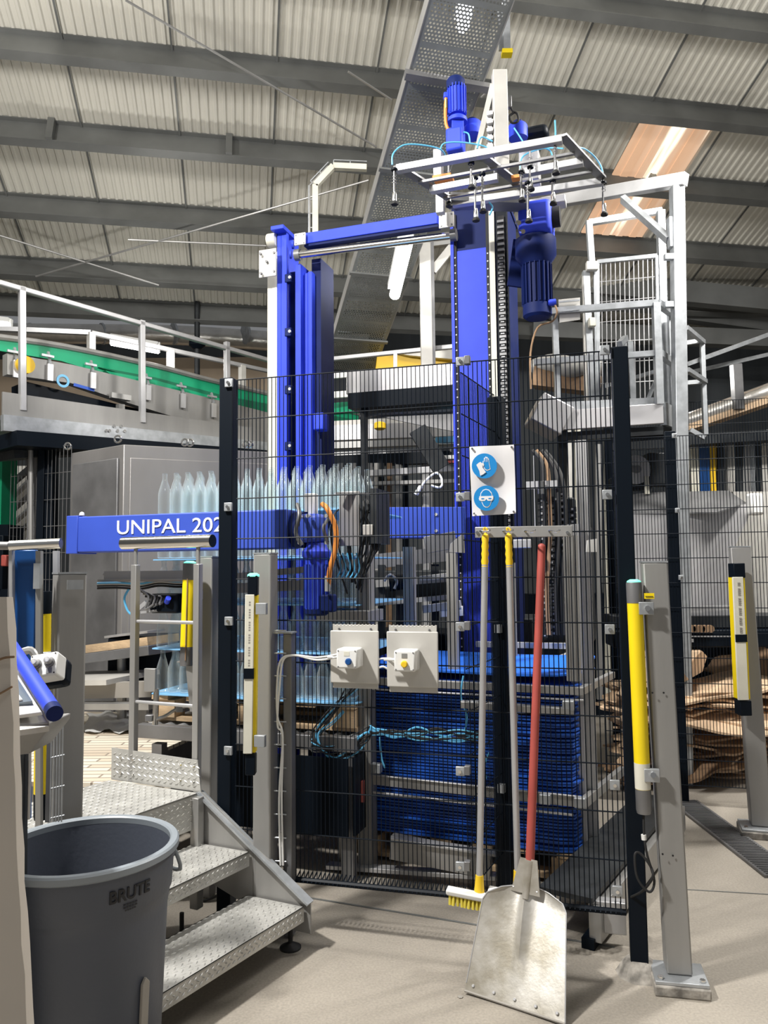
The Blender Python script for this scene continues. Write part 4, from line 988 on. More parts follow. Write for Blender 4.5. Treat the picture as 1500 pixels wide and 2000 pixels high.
def padmesh(sx_, sy_, th, wav, seed, top=False):
    rs = random.Random(seed); nx_, ny_ = 12, 8; g = []; ph = rs.uniform(0, 6); rr = .07
    for j in range(ny_+1):
        for i in range(nx_+1):
            x, y = (i/nx_-.5), (j/ny_-.5); X_, Y_ = x*sx_, y*sy_
            ax_, ay_ = abs(X_)-(sx_/2-rr), abs(Y_)-(sy_/2-rr)
            if ax_ > 0 and ay_ > 0:
                dd = math.hypot(ax_, ay_)
                if dd > rr: X_ = math.copysign(sx_/2-rr+ax_*rr/dd, X_); Y_ = math.copysign(sy_/2-rr+ay_*rr/dd, Y_)
            z_ = wav*(math.sin(x*6+ph)*.5+math.sin(y*5+ph*2)*.5)+(wav*2.2*(abs(x)*2)**3 if top else 0)
            g.append(V((X_, Y_, z_)))
    N = len(g); n1_ = nx_+1; fs_ = []
    for j in range(ny_):
        for i in range(nx_):
            q = (j*n1_+i, j*n1_+i+1, (j+1)*n1_+i+1, (j+1)*n1_+i); fs_ += [q, tuple(N+k for k in q[::-1])]
    rim_ = [i for i in range(n1_)]+[j*n1_+nx_ for j in range(1, ny_+1)]+[ny_*n1_+i for i in range(nx_-1, -1, -1)]+[j*n1_ for j in range(ny_-1, 0, -1)]
    for k in range(len(rim_)): a, b = rim_[k], rim_[(k+1) % len(rim_)]; fs_.append((a, a+N, b+N, b))
    return [v_+Z*th/2 for v_ in g]+[v_-Z*th/2 for v_ in g], fs_
protos = []
for k in range(5):
    vv, fs = padmesh(SL+random.uniform(-.02, .01), SD+random.uniform(-.015, .01), .0085, .0018, k); mb = MB(); mb.v = vv; mb.f = fs
    protos.append(mb.build('layer_pad', M['paddk']).data)
    bpy.data.objects.remove(C.objects[-1])
zz = .162; zlist = []
while zz < .945: zlist.append(zz); zz += .0148
yaw = math.atan2((-sl).y, (-sl).x)
for k, zz in enumerate(zlist):
    if k == len(zlist)-1: break
    o = bpy.data.objects.new('layer_pad', protos[k % 5]); C.objects.link(o); o.location = (sctr.x+random.uniform(-.008, .008), sctr.y+random.uniform(-.008, .008), zz); o.rotation_euler = (0, 0, yaw+random.uniform(-.01, .01)+(math.pi if k % 2 else 0))
    tag(o, 'blue plastic layer pad, %s from the top of the tall stack behind the fence' % ordi(len(zlist)-k), 'layer pad', 'stacked blue layer pads')
vv, fs = padmesh(SL+.03, SD+.02, .010, .006, 9, True); mb = MB(); mb.v = vv; mb.f = fs; o = mb.build('layer_pad', M['padblue']); o.location = (sctr.x, sctr.y, .962); o.rotation_euler = (0, 0, yaw)
tag(o, 'bright blue topmost layer pad with upturned ends lying on the tall stack', 'layer pad')
# magazine frame around the stack
def profile(mb, p, z0, z1, s=.045, ax=SAX):
    mb.box(V((p.x, p.y, (z0+z1)/2)), (s, s, z1-z0), ax)
    for q in (-.22, .22):
        mb.box(V((p.x, p.y, (z0+z1)/2))+ax[0]*(q*s)-ax[1]*(s*.5+.002), (s*.12, .006, z1-z0), ax)
t = thing('pad_magazine', 'grey aluminium profile frame holding the stack of blue pads', 'machine frame', sctr)
FB = -sb_*.055
for (px, d, z0, z1, s_) in ((718, 3.88, .02, 1.62, .07), (675, 3.95, .02, 1.05, .05), (806, 4.55, .6, 1.60, .06), (1133, 3.60, .95, 1.62, .06), (1006, 4.45, .9, 1.5, .06)):
    b = PZ(px, d, 0); mb = MB(); profile(mb, b, z0, z1, s_); mb.build('upright', M['postg'], t)
for px, d, z1 in ((1160, 3.80, 2.1), (1139, 3.74, 1.68)):
    b = PZ(px, d, 0); mb = MB(); profile(mb, b, .06, z1, .055); mb.build('upright', M['alu'], t)
def fr(px0, py0, d0, px1, py1, d1, w_, h_, m='steel', nm='rail'):
    MB().bar(P(px0, py0, d0), P(px1, py1, d1), w_, h_).build(nm, M[m], t, .002)
fr(692, 1518, 3.92, 1135, 1566, 3.56, .03, .045); fr(692, 1543, 3.90, 1120, 1592, 3.55, .012, .010, 'alu', 'thin_rail')
fr(692, 1510, 3.90, 1130, 1556, 3.54, .012, .006, 'alu', 'thin_rail')
fr(655, 1326, 3.95, 1140, 1350, 3.56, .03, .035); fr(655, 1342, 3.93, 1140, 1368, 3.54, .014, .008, 'alu', 'thin_rail'); fr(900, 1375, 3.6, 1120, 1390, 3.52, .05, .03, 'steel', 'cylinder_rail')
fr(765, 1652, 3.78, 960, 1690, 3.62, .05, .11, 'steel', 'lower_beam'); fr(765, 1635, 3.76, 975, 1668, 3.6, .06, .012, 'alu', 'lower_lip')
fr(640, 1690, 3.90, 970, 1712, 3.62, .06, .02, 'alu', 'floor_rail')
fr(1130, 1352, 3.58, 1196, 1318, 4.3, .03, .035); fr(1135, 1572, 3.58, 1215, 1505, 4.3, .03, .045)
fr(635, 1200, 3.95, 735, 1202, 3.85, .22, .055, 'steel', 'table_plate')
fr(1060, 1300, 4.52, 1150, 1262, 4.55, .03, .03, 'alu', 'rear_rail'); fr(930, 1258, 4.7, 1130, 1262, 4.55, .03, .035, 'alu', 'rear_rail')
fr(830, 1065, 4.6, 890, 1054, 4.6, .06, .10, 'steeldk', 'rear_plate'); fr(820, 1130, 4.5, 892, 1122, 4.5, .03, .03, 'postg', 'rear_rail')
fr(826, 1190, 4.9, 900, 1180, 4.8, .03, .05, 'alu', 'rear_rail'); fr(860, 1196, 4.85, 905, 1193, 4.8, .02, .06, 'white', 'rear_plate')
fr(698, 1545, 3.80, 712, 1545, 3.80, .03, .10, 'red', 'red_tag')
for px, py, d in ((735, 1500, 3.82), (1065, 1560, 3.58), (1133, 1567, 3.52), (1000, 1400, 3.6), (925, 1378, 3.6), (1110, 1378, 3.52)):
    MB().box(P(px, py, d), (.05, .04, .045), SAX).build('joint', M['galv'], t, .004)
# perforated end of the upright bracket seen in front (white tip)
MB().prism([P(1148, 1055, 3.5), P(1166, 1052, 3.5), P(1166, 1078, 3.5), P(1146, 1078, 3.5)], Y*.02).build('white_tip', M['white'], t)
MB().prism([P(880, 1062, 3.9), P(906, 1040, 3.9), P(908, 1080, 3.9), P(878, 1078, 3.9)], Y*.02).build('grey_tip', M['alu'], t)
mb = MB(); profile(mb, PZ(893, 3.92, 0), .95, 1.55, .05); mb.build('upright', M['postg'], t)
# hose bundle
t = thing('hose_bundle', 'tangle of thin blue and black air hoses in front of the pad stack', 'hoses', P(700, 1440, 3.75))
random.seed(5)
for k in range(9):
    m_ = M['hose'] if k % 3 == 0 else M['rubber']; r = random.uniform(.003, .005); j = lambda a: random.uniform(-a, a)
    MB().tube([P(690+j(12), 1350+j(20), 3.86), P(640+j(14), 1400+j(14), 3.80), P(612+j(10), 1450+j(14), 3.76), P(650+j(12), 1470+j(16), 3.74), P(700+j(14), 1450+j(18), 3.74), P(725, 1425+j(12), 3.76)], r, 6, 6).build('hose', m_, t)
for k in range(10):
    m_ = M['hose'] if k % 2 == 0 else M['rubber']; j = lambda a: random.uniform(-a, a)
    MB().tube([P(722, 1426+j(10), 3.76)]+[P(px, 1428+(px-722)*.05+j(13), 3.74-(px-722)*.0006) for px in range(770, 960, 42)], random.uniform(.003, .0055), 6, 4).build('hose', m_, t)
for pts in ([(742, 1440, 3.72), (745, 1480, 3.72), (752, 1500, 3.72)], [(905, 1320, 3.66), (900, 1360, 3.66), (912, 1400, 3.66), (905, 1440, 3.66)], [(955, 1470, 3.6), (945, 1500, 3.6), (950, 1520, 3.6)]):
    MB().tube([P(*q) for q in pts], .0045, 6, 5).build('hose', M['hose'], t)
# ---------------- bottles ----------------
prof = [(.030, 0), (.0365, .006), (.037, .03), (.037, .118), (.034, .135), (.024, .168), (.016, .195), (.0135, .205), (.0135, .226), (.0145, .228), (.0145, .236)]
prof = [(r_*.945, z_*.955) for r_, z_ in prof]; mb = MB(); mb.lathe((0, 0, 0), prof, 14, caps=True); proto = mb.build('glass_bottle', M['glass']); bm_ = proto.data; bpy.data.objects.remove(proto)
pc0 = V((-1.25, 4.16, 0)); LZ = .238; BW, BD = 1.16, .80; pcen = pc0+md*BW/2+nd*BD/2
where = ['topmost layer', 'layer behind the blue arm', 'middle layer', 'second lowest layer', 'lowest layer']
zb = [1.775, 1.775-LZ, 1.775-2*LZ, 1.775-3*LZ, 1.775-4*LZ]
for L_ in range(5):
    rows = 5 if L_ == 0 else 3
    for j in range(rows):
        for i in range(16-(j % 2)):
            if L_ == 1 and j > 1: continue
            p = pc0+md*(.04+i*.0722+(.036 if j % 2 else 0))+nd*(.04+j*.066)
            o = bpy.data.objects.new('glass_bottle', bm_); C.objects.link(o); o.location = (p.x, p.y, zb[L_]+.004); o.rotation_euler = (0, 0, random.uniform(0, 6))
            tag(o, 'clear glass bottle, %s from left, %s row, %s' % (ordi(i+1), ('front', 'second', 'third', 'fourth', 'rearmost')[j], where[L_]), 'bottle', 'bottles in layer %s of the bottle pallet' % ('one', 'two', 'three', 'four', 'five')[L_])
for L_, w_ in enumerate(('under the topmost bottle layer', 'just below the blue arm', 'below the third bottle layer from the top', 'above the lowest bottle layer', 'under the lowest bottle layer on the pallet')):
    vv, fs = padmesh(BW+.05, BD+.03, .006, .0015, 30+L_); mb = MB(); mb.v = vv; mb.f = fs; o = mb.build('layer_pad', M['padlight']); o.location = (pcen.x, pcen.y, zb[L_]-.003); o.rotation_euler = (0, 0, math.atan2(md.y, md.x))
    tag(o, 'thin blue layer pad '+w_, 'layer pad')
t = thing('wooden_pallet', 'wooden pallet under the glass bottles on the roller table', 'pallet', pcen)
z_ = zb[4]-.008
for k in range(3): MB().box(pcen+nd*(.33*(k-1))+Z*(z_-.125), (BW, .09, .02), MAX).build('bottom_board', M['wood'], t)
for i in (-1, 0, 1):
    for j in (-1, 0, 1): MB().box(pcen+md*(i*(BW/2-.07))+nd*(j*.34)+Z*(z_-.07), (.13, .10, .09), MAX).build('block', M['wood'], t)
for k in range(6): MB().box(pcen+md*((k/5-.5)*(BW-.1))+Z*(z_-.012), (.10, BD, .022), MAX).build('deck_board', M['wood'], t)
t = thing('roller_table', 'low dark roller table under the pallet of bottles', 'conveyor', pcen)
z_ -= .14
for s_ in (-1, 1): MB().box(pcen+nd*(s_*.46)+Z*(z_-.035), (1.22, .05, .07), MAX).build('side_rail', M['steeldk'], t, .003)
for k in range(15): c = pcen+md*((k/14-.5)*1.12); MB().cyl(c-nd*.44+Z*(z_-.032), c+nd*.44+Z*(z_-.032), .028, 12).build('roller', M['galv'], t)
for i in (-.5, .56):
    for j in (-.44, .44): MB().box(pcen+md*i+nd*j+Z*(z_-.1)/2, (.06, .05, z_-.1), MAX).build('leg', M['steeldk'], t)
# bottle gripper head below the arm
t = thing('clamping_frame', 'grey clamping frame with black hoses hanging left of the bottles below the arm', 'gripper', P(300, 1130, 4.0))
MB().bar(P(196, 1134, 4.1), P(372, 1134, 3.98), .05, .012).build('bar', M['tan'], t); MB().bar(P(205, 1122, 4.12), P(430, 1112, 3.98), .04, .008).bar(P(205, 1124, 4.1), P(420, 1122, 3.98), .02, .045).build('bar', M['steel'], t)
for k, (y0, m_) in enumerate(((1136, 'hose'), (1141, 'rubber'), (1146, 'rubber'), (1139, 'steel'))):
    MB().tube([P(190, y0+3, 4.05), P(230, y0+2, 4.05), P(275, y0+4, 4.04), P(310, y0-2, 4.02), P(355, y0, 4.0), P(420, y0-6, 3.98), P(450, y0-4, 3.98)], .006, 6, 5).build('hose', M[m_], t)
MB().tube([P(252, 1150, 4.05), P(243, 1168, 4.05), P(248, 1190, 4.05), P(256, 1200, 4.05)], .006, 8, 5).build('hose', M['hose'], t)
MB().box(P(330, 1178, 4.02), (.17, .1, .10), MAX).build('actuator', M['black'], t, .012)
MB().cyl(P(326, 1176, 3.96), P(329, 1168, 3.93), .014, 12).build('blue_knob', M['blue'], t)
for k in range(6):
    MB().tube([P(272+k*4, 1150+k*5, 4.0), P(290+k*6, 1165, 3.98), P(284+k*7, 1190-k*3, 3.97), P(300+k*3, 1180, 3.96)], .006, 6, 4).build('hose', M['rubber'] if k % 2 else M['steeldk'], t)
MB().bar(P(276, 1196, 4.0), P(312, 1192, 4.0), .03, .012).bar(P(270, 1190, 4.0), P(286, 1176, 4.0), .02, .02).build('finger', M['alu'], t)
MB().bar(P(440, 1128, 3.95), P(600, 1112, 3.8), .05, .03).bar(P(440, 1150, 3.95), P(640, 1140, 3.75), .03, .05).build('right_bar', M['steeldk'], t)

# ---------------- slat deck, cabinet row, beams behind the steps ----------------
t = thing('slat_conveyor', 'flat slatted deck in pale wood tones behind the handrail', 'conveyor', P(280, 1470, 4.4))
dk = [V((-2.75, 3.75, .50)), V((-.99, 3.60, .50)), V((-.94, 3.92, .50)), V((-1.29, 4.04, .50)), V((-1.05, 4.95, .50)), V((-.85, 5.3, .50)), V((-2.6, 5.5, .50))]
MB().prism(dk, -Z*.02).build('slats', M['slat'], t)
MB().prism([q-Z*.02 for q in dk], -Z*.16).build('frame', M['steeldk'], t)
for q in (dk[0], dk[1], dk[6]): c = q*.92+(dk[0]+dk[4])*.04; MB().box(V((c.x, c.y, .16)), (.06, .06, .32)).build('leg', M['steeldk'], t)
t = thing('control_cabinet', 'large brushed steel cabinet with lifting eyes behind the lettered arm', 'cabinet', P(230, 1300, 6.0))
ca, cb_, cc = PZ(232, 5.75, 0), PZ(128, 6.15, 0), PZ(560, 6.25, 0); zc = P(232, 868, 5.75).z
MB().prism([cb_+Z*.1, ca+Z*.1, cc+Z*.1, cc+Y*.6+Z*.1, cb_+Y*.6+Z*.1], Z*(zc-.1)).build('body', M['cabinet'], t, .006)
dd = (cc-ca).normalized(); nn_ = V((dd.y, -dd.x, 0)); da = (ca-cb_).normalized(); na = V((da.y, -da.x, 0))
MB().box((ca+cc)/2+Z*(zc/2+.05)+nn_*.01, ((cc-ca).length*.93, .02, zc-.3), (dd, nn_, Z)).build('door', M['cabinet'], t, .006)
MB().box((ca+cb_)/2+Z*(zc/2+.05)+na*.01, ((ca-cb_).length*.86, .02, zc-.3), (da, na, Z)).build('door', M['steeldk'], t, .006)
for px, d in ((132, 6.12), (230, 5.8), (361, 5.98), (371, 6.0), (480, 6.1), (487, 6.12)):
    c = PZ(px, d, zc+.05); MB().tube([c+V((math.cos(k*.55)*.026, 0, math.sin(k*.55)*.026)) for k in range(13)], .008, 6).build('lifting_eye', M['chrome'], t)
MB().prism([cb_-X*.02, ca-Y*.02, cc-Y*.02, cc+Y*.6, cb_+Y*.6], Z*.1).build('plinth', M['rubber'], t)
t = thing('conveyor_section', 'long brown-topped conveyor section crossing behind the handrail posts', 'conveyor', P(230, 1255, 5.1))
MB().bar(P(150, 1270, 5.2), P(320, 1248, 4.9), .30, .05).build('belt_top', M['wood'], t); MB().bar(P(150, 1288, 5.15), P(320, 1266, 4.85), .28, .06).build('side_frame', M['steeldk'], t, .004)
MB().bar(P(222, 1242, 5.3), P(305, 1232, 5.2), .2, .015).build('top_plate', M['galv'], t)
for px in (238, 262): MB().cyl(P(px, 1275, 5.1), PZ(px, 5.1, 0), .03, 10).build('leg', M['steel'], t)
MB().box(P(300, 1290, 5.4), (.5, .4, .35)).build('drive_box', M['black'], t, .01)
t = thing('conveyor_section', 'low beige side-panelled conveyor section left of the white sheet', 'conveyor', P(220, 1350, 4.95))
MB().bar(P(120, 1325, 5.0), P(262, 1322, 4.8), .5, .03).build('top', M['ivory'], t); MB().bar(P(120, 1350, 4.8), P(300, 1345, 4.6), .06, .09).build('side', M['tan'], t); MB().bar(P(120, 1378, 4.75), P(300, 1378, 4.55), .10, .035).build('lower_side', M['steel'], t)
for px in (150, 280): MB().box((P(px, 1378, 4.7)+PZ(px, 4.7, .5))/2, (.05, .05, abs(P(px, 1378, 4.7).z-.5)+.01)).build('leg', M['steeldk'], t)
t = thing('plastic_sheet', 'crumpled white sheet lying on the slatted deck', 'sheet', PZ(240, 4.9, .5))
g = []; nx_, ny_ = 14, 6
for j in range(ny_+1):
    for i in range(nx_+1):
        p = hit(168+(302-168)*i/nx_+6*math.sin(j), 1392+36*j/ny_+3*math.sin(i*1.1), (0, 0, .515), Z); g.append(p+Z*.008*math.sin(i*1.7+j))
N = len(g); fs = []
for j in range(ny_):
    for i in range(nx_): q = (j*(nx_+1)+i, j*(nx_+1)+i+1, (j+1)*(nx_+1)+i+1, (j+1)*(nx_+1)+i); fs += [q, tuple(N+k for k in q[::-1])]
MB().add(g+[p-Z*.002 for p in g], fs).build('sheet', M['white'], t)

# ---------------- dark machinery behind the fence ----------------
t = thing('transfer_machine', 'dark blocks filling in for black machines behind the bottles and pad stack', 'machine', (0, 5.6, 0))
MB().box((.05, 5.75, .52), (1.15, .5, 1.0), MAX).build('cover', M['black'], t, .01)  # blocks added to close the view so the mesh area reads dark
MB().box((.86, 5.5, .58), (.45, .5, 1.1), MAX).build('cover', M['darkm'], t, .01)
MB().box((.3, 5.7, 1.35), (1.3, .2, .22), MAX).build('upper_beam', M['darkm'], t, .01)
MB().bar(P(700, 1100, 5.4), P(890, 1080, 5.3), .05, .10).build('rail', M['steeldk'], t); MB().bar(P(735, 1140, 5.3), P(890, 1128, 5.2), .05, .05).build('rail', M['postg'], t)
MB().bar(P(720, 1180, 5.3), P(890, 1165, 5.2), .1, .03).build('rail', M['steel'], t)
for px in (745, 780, 850): MB().bar(PZ(px, 5.35, .1), PZ(px, 5.35, 1.5), .05, .05, Y).build('strut', M['darkm'], t)
MB().cyl(P(760, 1140, 4.9), P(790, 1136, 4.9), .05, 16).build('roller_motor', M['black'], t)
MB().tube([P(750, 1135, 4.8), P(762, 1122, 4.8), P(775, 1135, 4.8), P(770, 1150, 4.8)], .009, 8, 4).build('hose', M['alu'], t)
t = thing('dark_fill_sheet', 'black sheet added to darken the space under the bottle pallet table', 'panel', pcen)
MB().box(pcen-nd*.50+Z*.40+md*.22, (.72, .015, .36), MAX).build('sheet', M['black'], t)  # black sheets added so the space under the table reads dark
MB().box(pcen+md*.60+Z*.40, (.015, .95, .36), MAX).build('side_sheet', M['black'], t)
t = thing('energy_chain', 'black energy chains and thick cables hanging right of the tall blue column', 'cable chain', P(1070, 1000, 4.5))
random.seed(9)
for k, (px0, px1, m_) in enumerate(((1040, 1062, 'rubber'), (1048, 1072, 'cardk'), (1058, 1090, 'rubber'), (1065, 1102, 'rubber'))):
    MB().tube([P(px0, 880, 4.6), P((px0+px1)/2+8, 905+4*k, 4.55), P(px1, 960, 4.5), P(px1+3, 1040, 4.5), P(px1-4, 1150, 4.5), P(px1, 1240, 4.5)], .012, 8, 5).build('cable', M[m_], t)
for px in (1058, 1075, 1098, 1118):
    mb = MB(); a = P(px, 980+random.uniform(-20, 20), 4.6); n_ = 22
    for k in range(n_): mb.box(a-Z*(k*.038), (.045, .035, .028), MAX)
    mb.build('chain', M['rubber'], t)
    mb = MB()
    for k in range(n_): mb.box(a-Z*(k*.038)-nd*.02, (.012, .006, .012), MAX)
    mb.build('chain_pins', M['alu'], t)
MB().box(P(1058, 947, 4.5), (.18, .02, .045), MAX).build('clamp_plate', M['alu'], t)
MB().cyl(P(1057, 940, 4.45), P(1057, 965, 4.45), .02, 12).build('gland', M['chrome'], t)
MB().cyl(P(1043, 890, 4.4), P(1046, 1045, 4.4), .005, 8).build('rod', M['alu'], t)
MB().box(P(1092, 1030, 4.7), (.2, .15, .35), MAX).box(P(1110, 1140, 4.8), (.3, .2, .7), MAX).build('carriage', M['darkm'], t, .01)
MB().box(P(1020, 1062, 4.4), (.10, .03, .05), MAX).build('valve', M['alu'], t, .004)

# ---------------- walkway and green conveyor at upper left ----------------
W0 = V((-2.95, 6.25, 0)); wd3 = V((.68, .75, 0)).normalized(); wn = V((wd3.y, -wd3.x, 0))   # wn points to camera side (right-front)
def WP(px, py, off=0.): return hit(px, py, W0+wn*off, wn)
t = thing('walkway_railing', 'light galvanised tube railing along the near edge of the raised walkway at left', 'railing', WP(43, 800))
MB().bar(WP(-20, 547), WP(525, 704), .05, .045).build('top_rail', M['alu'], t, .008)
for px, y0, y1 in ((43, 560, 802), (277, 626, 826), (443, 668, 850)): MB().bar(WP(px, y0), WP(px+1, y1), .05, .05, wn).build('upright', M['alu'], t, .004)
t = thing('walkway_railing', 'second galvanised railing behind the green conveyor at left', 'railing', P(178, 745, 9))
w2 = W0+V((-.2, 2.1, 0))
def W2(px, py): return hit(px, py, w2, wn)
MB().bar(W2(178, 650), W2(525, 725), .05, .05).build('top_rail', M['alu'], t, .006); MB().bar(P(-10, 642, 8.2), W2(178, 650), .05, .05).build('top_rail', M['alu'], t)
for px, y0, y1 in ((178, 650, 700), (333, 684, 730), (473, 714, 770)): MB().bar(W2(px, y0), W2(px, y1+60), .07, .07, wn).build('upright', M['ivory'], t)
t = thing('walkway', 'raised grey walkway edge with galvanised channel and black underside at left', 'walkway', WP(200, 830))
MB().bar(WP(4, 788, .0), WP(560, 862, .0), .02, .19, Z).build('toe_board', M['postg'], t)
MB().bar(WP(4, 826, .03), WP(560, 880, .03), .06, .13, Z).build('channel', M['galv'], t)
a, b = WP(4, 812), WP(560, 872); MB().prism([a, b, b-wn*1.6, a-wn*1.6], -Z*.03).build('floor_grating', M['steeldk'], t)
MB().bar(WP(8, 862, -.1), WP(560, 900, -.1), .5, .12, Z).build('under_beam', M['black'], t)
MB().bar(P(10, 880, 6.4), P(230, 868, 7.2), .3, .16).build('cross_beam', M['darkm'], t)
mb = MB()
for px in (207, 213, 222, 229, 236, 243): c = WP(px, 828+px*.02+(px % 2)*9, .06); mb.cyl(c, c+wn*.012, .014, 8)
mb.build('splice_bolts', M['chrome'], t)
for px, d in ((72, 6.6), (97, 6.5)): MB().bar(PZ(px, d, 0), P(px-2, 855, d), .11, .11, Y).build('leg', M['steeldk' if px < 80 else 'black'], t)
MB().cyl(P(60, 880, 6.4), P(60, 1200, 6.4), .02, 8).build('thin_leg', M['steel'], t)
t = thing('green_conveyor', 'raised conveyor with green side guard and brushed steel trough along the walkway', 'conveyor', WP(200, 740, -.5))
g0 = -.45
def GP_(px, py): return WP(px, py, g0)
MB().prism([GP_(-30, 655), GP_(120, 678), GP_(300, 716), GP_(440, 752), GP_(700, 812), GP_(700, 838), GP_(440, 800), GP_(300, 760), GP_(120, 705), GP_(-30, 680)], -wn*.02).build('green_guard', M['green'], t)
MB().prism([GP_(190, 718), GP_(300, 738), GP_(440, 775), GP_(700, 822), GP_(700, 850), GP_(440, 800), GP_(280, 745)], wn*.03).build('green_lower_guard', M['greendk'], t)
MB().tube([GP_(-30, 655), GP_(120, 676), GP_(300, 714), GP_(440, 750), GP_(700, 808)], .03, 8, 4).build('guard_rail', M['steel'], t)
MB().prism([GP_(200, 726), GP_(300, 745), GP_(440, 785), GP_(440, 808), GP_(300, 772), GP_(225, 745)], wn*.06).build('green_strip', M['green'], t)
MB().prism([GP_(5, 694), GP_(130, 716), GP_(440, 790), GP_(600, 830), GP_(600, 880), GP_(440, 850), GP_(240, 790), GP_(130, 752), GP_(5, 735)], wn*.10).build('trough', M['postg'], t)
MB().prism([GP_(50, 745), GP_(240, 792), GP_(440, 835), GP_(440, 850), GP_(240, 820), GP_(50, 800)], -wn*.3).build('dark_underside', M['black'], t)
for px, py in ((98, 722), (182, 738), (290, 762), (358, 778), (418, 797), (32, 715)):
    c = WP(px, py, g0+.13); MB().bar(c-Z*.10, c+Z*.05, .05, .02, wn).build('guide_bracket', M['alu'], t)
    MB().bar(c+Z*.05, c+Z*.17-wn*.05, .02, .02, wn).bar(c+Z*.12-wd3*.08, c+Z*.12+wd3*.03, .02, .02).build('guide_arm', M['galv'], t)
c = WP(47, 714, g0+.14); MB().cyl(c, c+wn*.05, .075, 20).build('yellow_cap', M['yellowd'], t)
c = WP(123, 744, g0+.105); MB().lathe(c, [(.060, 0), (.060, .002), (.038, .002)], 24, (wd3, Z, wn), caps=False).build('logo_ring', M['hose'], t)
MB().bar(c+wd3*.10-Z*.015, c+wd3*.30-Z*.035, .004, .028).build('logo_mark', M['mark'], t)
MB().bar(WP(235, 790, -.3), WP(235, 860, -.3), .06, .06, wn).box(WP(235, 775, -.3), (.2, .05, .05), (wd3, wn, Z)).build('support', M['steel'], t)
t = thing('hanging_post', 'short black post hanging from the roof behind the left walkway railing', 'post', P(385, 690, 11))
MB().cyl(P(385, 590, 11), P(385, 760, 11), .04, 10).build('post', M['darkm'], t); MB().lathe(P(385, 682, 11), [(.06, 0), (.12, .05), (.12, .12)], 12).build('cap', M['black'], t)

# ---------------- hopper platform and rear conveyors at centre ----------------
hA_, hB_ = P(705, 745, 6.4), P(900, 728, 6.0)
t = thing('feed_hopper', 'wide pale steel trough with dark underside behind the mesh at centre', 'hopper', P(800, 800, 6.2))
h0, h1 = P(703, 760, 6.5), P(905, 745, 6.1)
MB().bar(h0, h1, .5, .19).build('trough', M['stain'], t, .006)
MB().bar(P(705, 793, 6.45), P(905, 778, 6.05), .45, .13).build('underside', M['black'], t)
MB().bar(P(703, 800, 6.4), P(905, 788, 6.0), .02, .02).bar(P(704, 812, 6.4), P(905, 800, 6.0), .02, .02).build('edge_rail', M['alu'], t)
MB().prism([P(735, 812, 6.3), P(905, 802, 6.0), P(905, 846, 6.0), P(810, 828, 6.1)], Y*.02).build('apron', M['steeldk'], t)
MB().bar(P(815, 838, 6.0), P(862, 915, 6.0), .14, .05, Y).build('chute', M['darkm'], t)
MB().bar(P(830, 836, 6.1), P(845, 870, 6.1), .02, .03, Y).build('chute_edge', M['alu'], t)
MB().lathe(P(742, 832, 5.9), [(.03, -.03), (.045, -.02), (.045, .02), (.03, .03)], 16).build('yellow_knob', M['yellowd'], t)
for px in (712, 895): MB().bar(P(px, 800, 6.3), PZ(px, 6.3, 0), .06, .06, Y).build('leg', M['darkm'], t)
t = thing('platform_railing', 'light tube railing above the pale trough behind the column', 'railing', P(770, 740, 6.9))
MB().bar(P(600, 706, 7.4), P(905, 675, 6.6), .04, .04).build('top_rail', M['alu'], t, .006)
for px, y0, y1, s_ in ((772, 690, 742, .035),): MB().bar(P(px, y0, 6.9), P(px, y1, 6.9), s_, s_, Y).build('upright', M['alu'], t)
MB().bar(P(632, 736, 7.3), P(725, 728, 7.1), .03, .05).bar(P(632, 773, 7.3), P(700, 768, 7.1), .03, .06).build('lower_rail', M['white'], t)
t = thing('steel_portal', 'tall pale steel portal upright with a diagonal brace behind the shaft', 'portal', P(837, 740, 6.6))
MB().bar(P(829, 478, 6.6), P(834, 740, 6.6), .10, .10, Y).build('upright', M['ivory'], t, .004)
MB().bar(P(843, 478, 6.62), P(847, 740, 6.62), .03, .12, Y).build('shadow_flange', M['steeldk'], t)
MB().bar(P(845, 530, 6.6), P(885, 480, 6.6), .07, .04, Y).build('brace', M['ivory'], t)
MB().bar(P(905, 470, 6.6), P(825, 480, 6.6), .06, .05).build('head', M['steel'], t)
MB().bar(PZ(834, 6.75, 0), P(834, 740, 6.75), .09, .09, Y).build('lower_upright', M['steel'], t)
t = thing('yellow_enclosure', 'bright yellow machine enclosure behind the railing', 'enclosure', P(800, 715, 7.6))
a, b = P(738, 690, 7.6), P(738, 745, 7.6); MB().prism([P(737, 688, 7.7), P(895, 700, 7.5), P(895, 745, 7.5), P(730, 748, 7.7)], Y*.8).build('body', M['yellowd'], t, .006)
MB().prism([P(765, 688, 7.62), P(895, 674, 7.4), P(895, 702, 7.4), P(800, 694, 7.55)], Y*.05).build('lid', M['ivory'], t)
t = thing('rear_conveyor', 'stack of grey conveyor beams and pale panels seen through the mesh at centre', 'conveyor', P(760, 880, 7.0))
for (x0, y0, x1, y1, d, w_, m_) in ((632, 835, 900, 822, 7.4, .10, 'ivory'), (632, 848, 890, 838, 7.3, .14, 'stain'), (632, 872, 890, 862, 7.2, .06, 'steel'), (632, 890, 880, 880, 7.0, .04, 'alu'), (632, 903, 880, 893, 6.9, .10, 'black'), (725, 925, 895, 915, 6.6, .05, 'alu'), (725, 945, 895, 940, 6.6, .03, 'steel'), (632, 800, 705, 795, 7.6, .10, 'green'), (860, 860, 895, 858, 6.8, .05, 'hose'), (850, 895, 895, 893, 6.5, .03, 'white'), (850, 905, 895, 902, 6.5, .02, 'red')):
    MB().bar(P(x0, y0, d), P(x1, y1, d-.3), .1, w_).build('beam', M[m_], t)
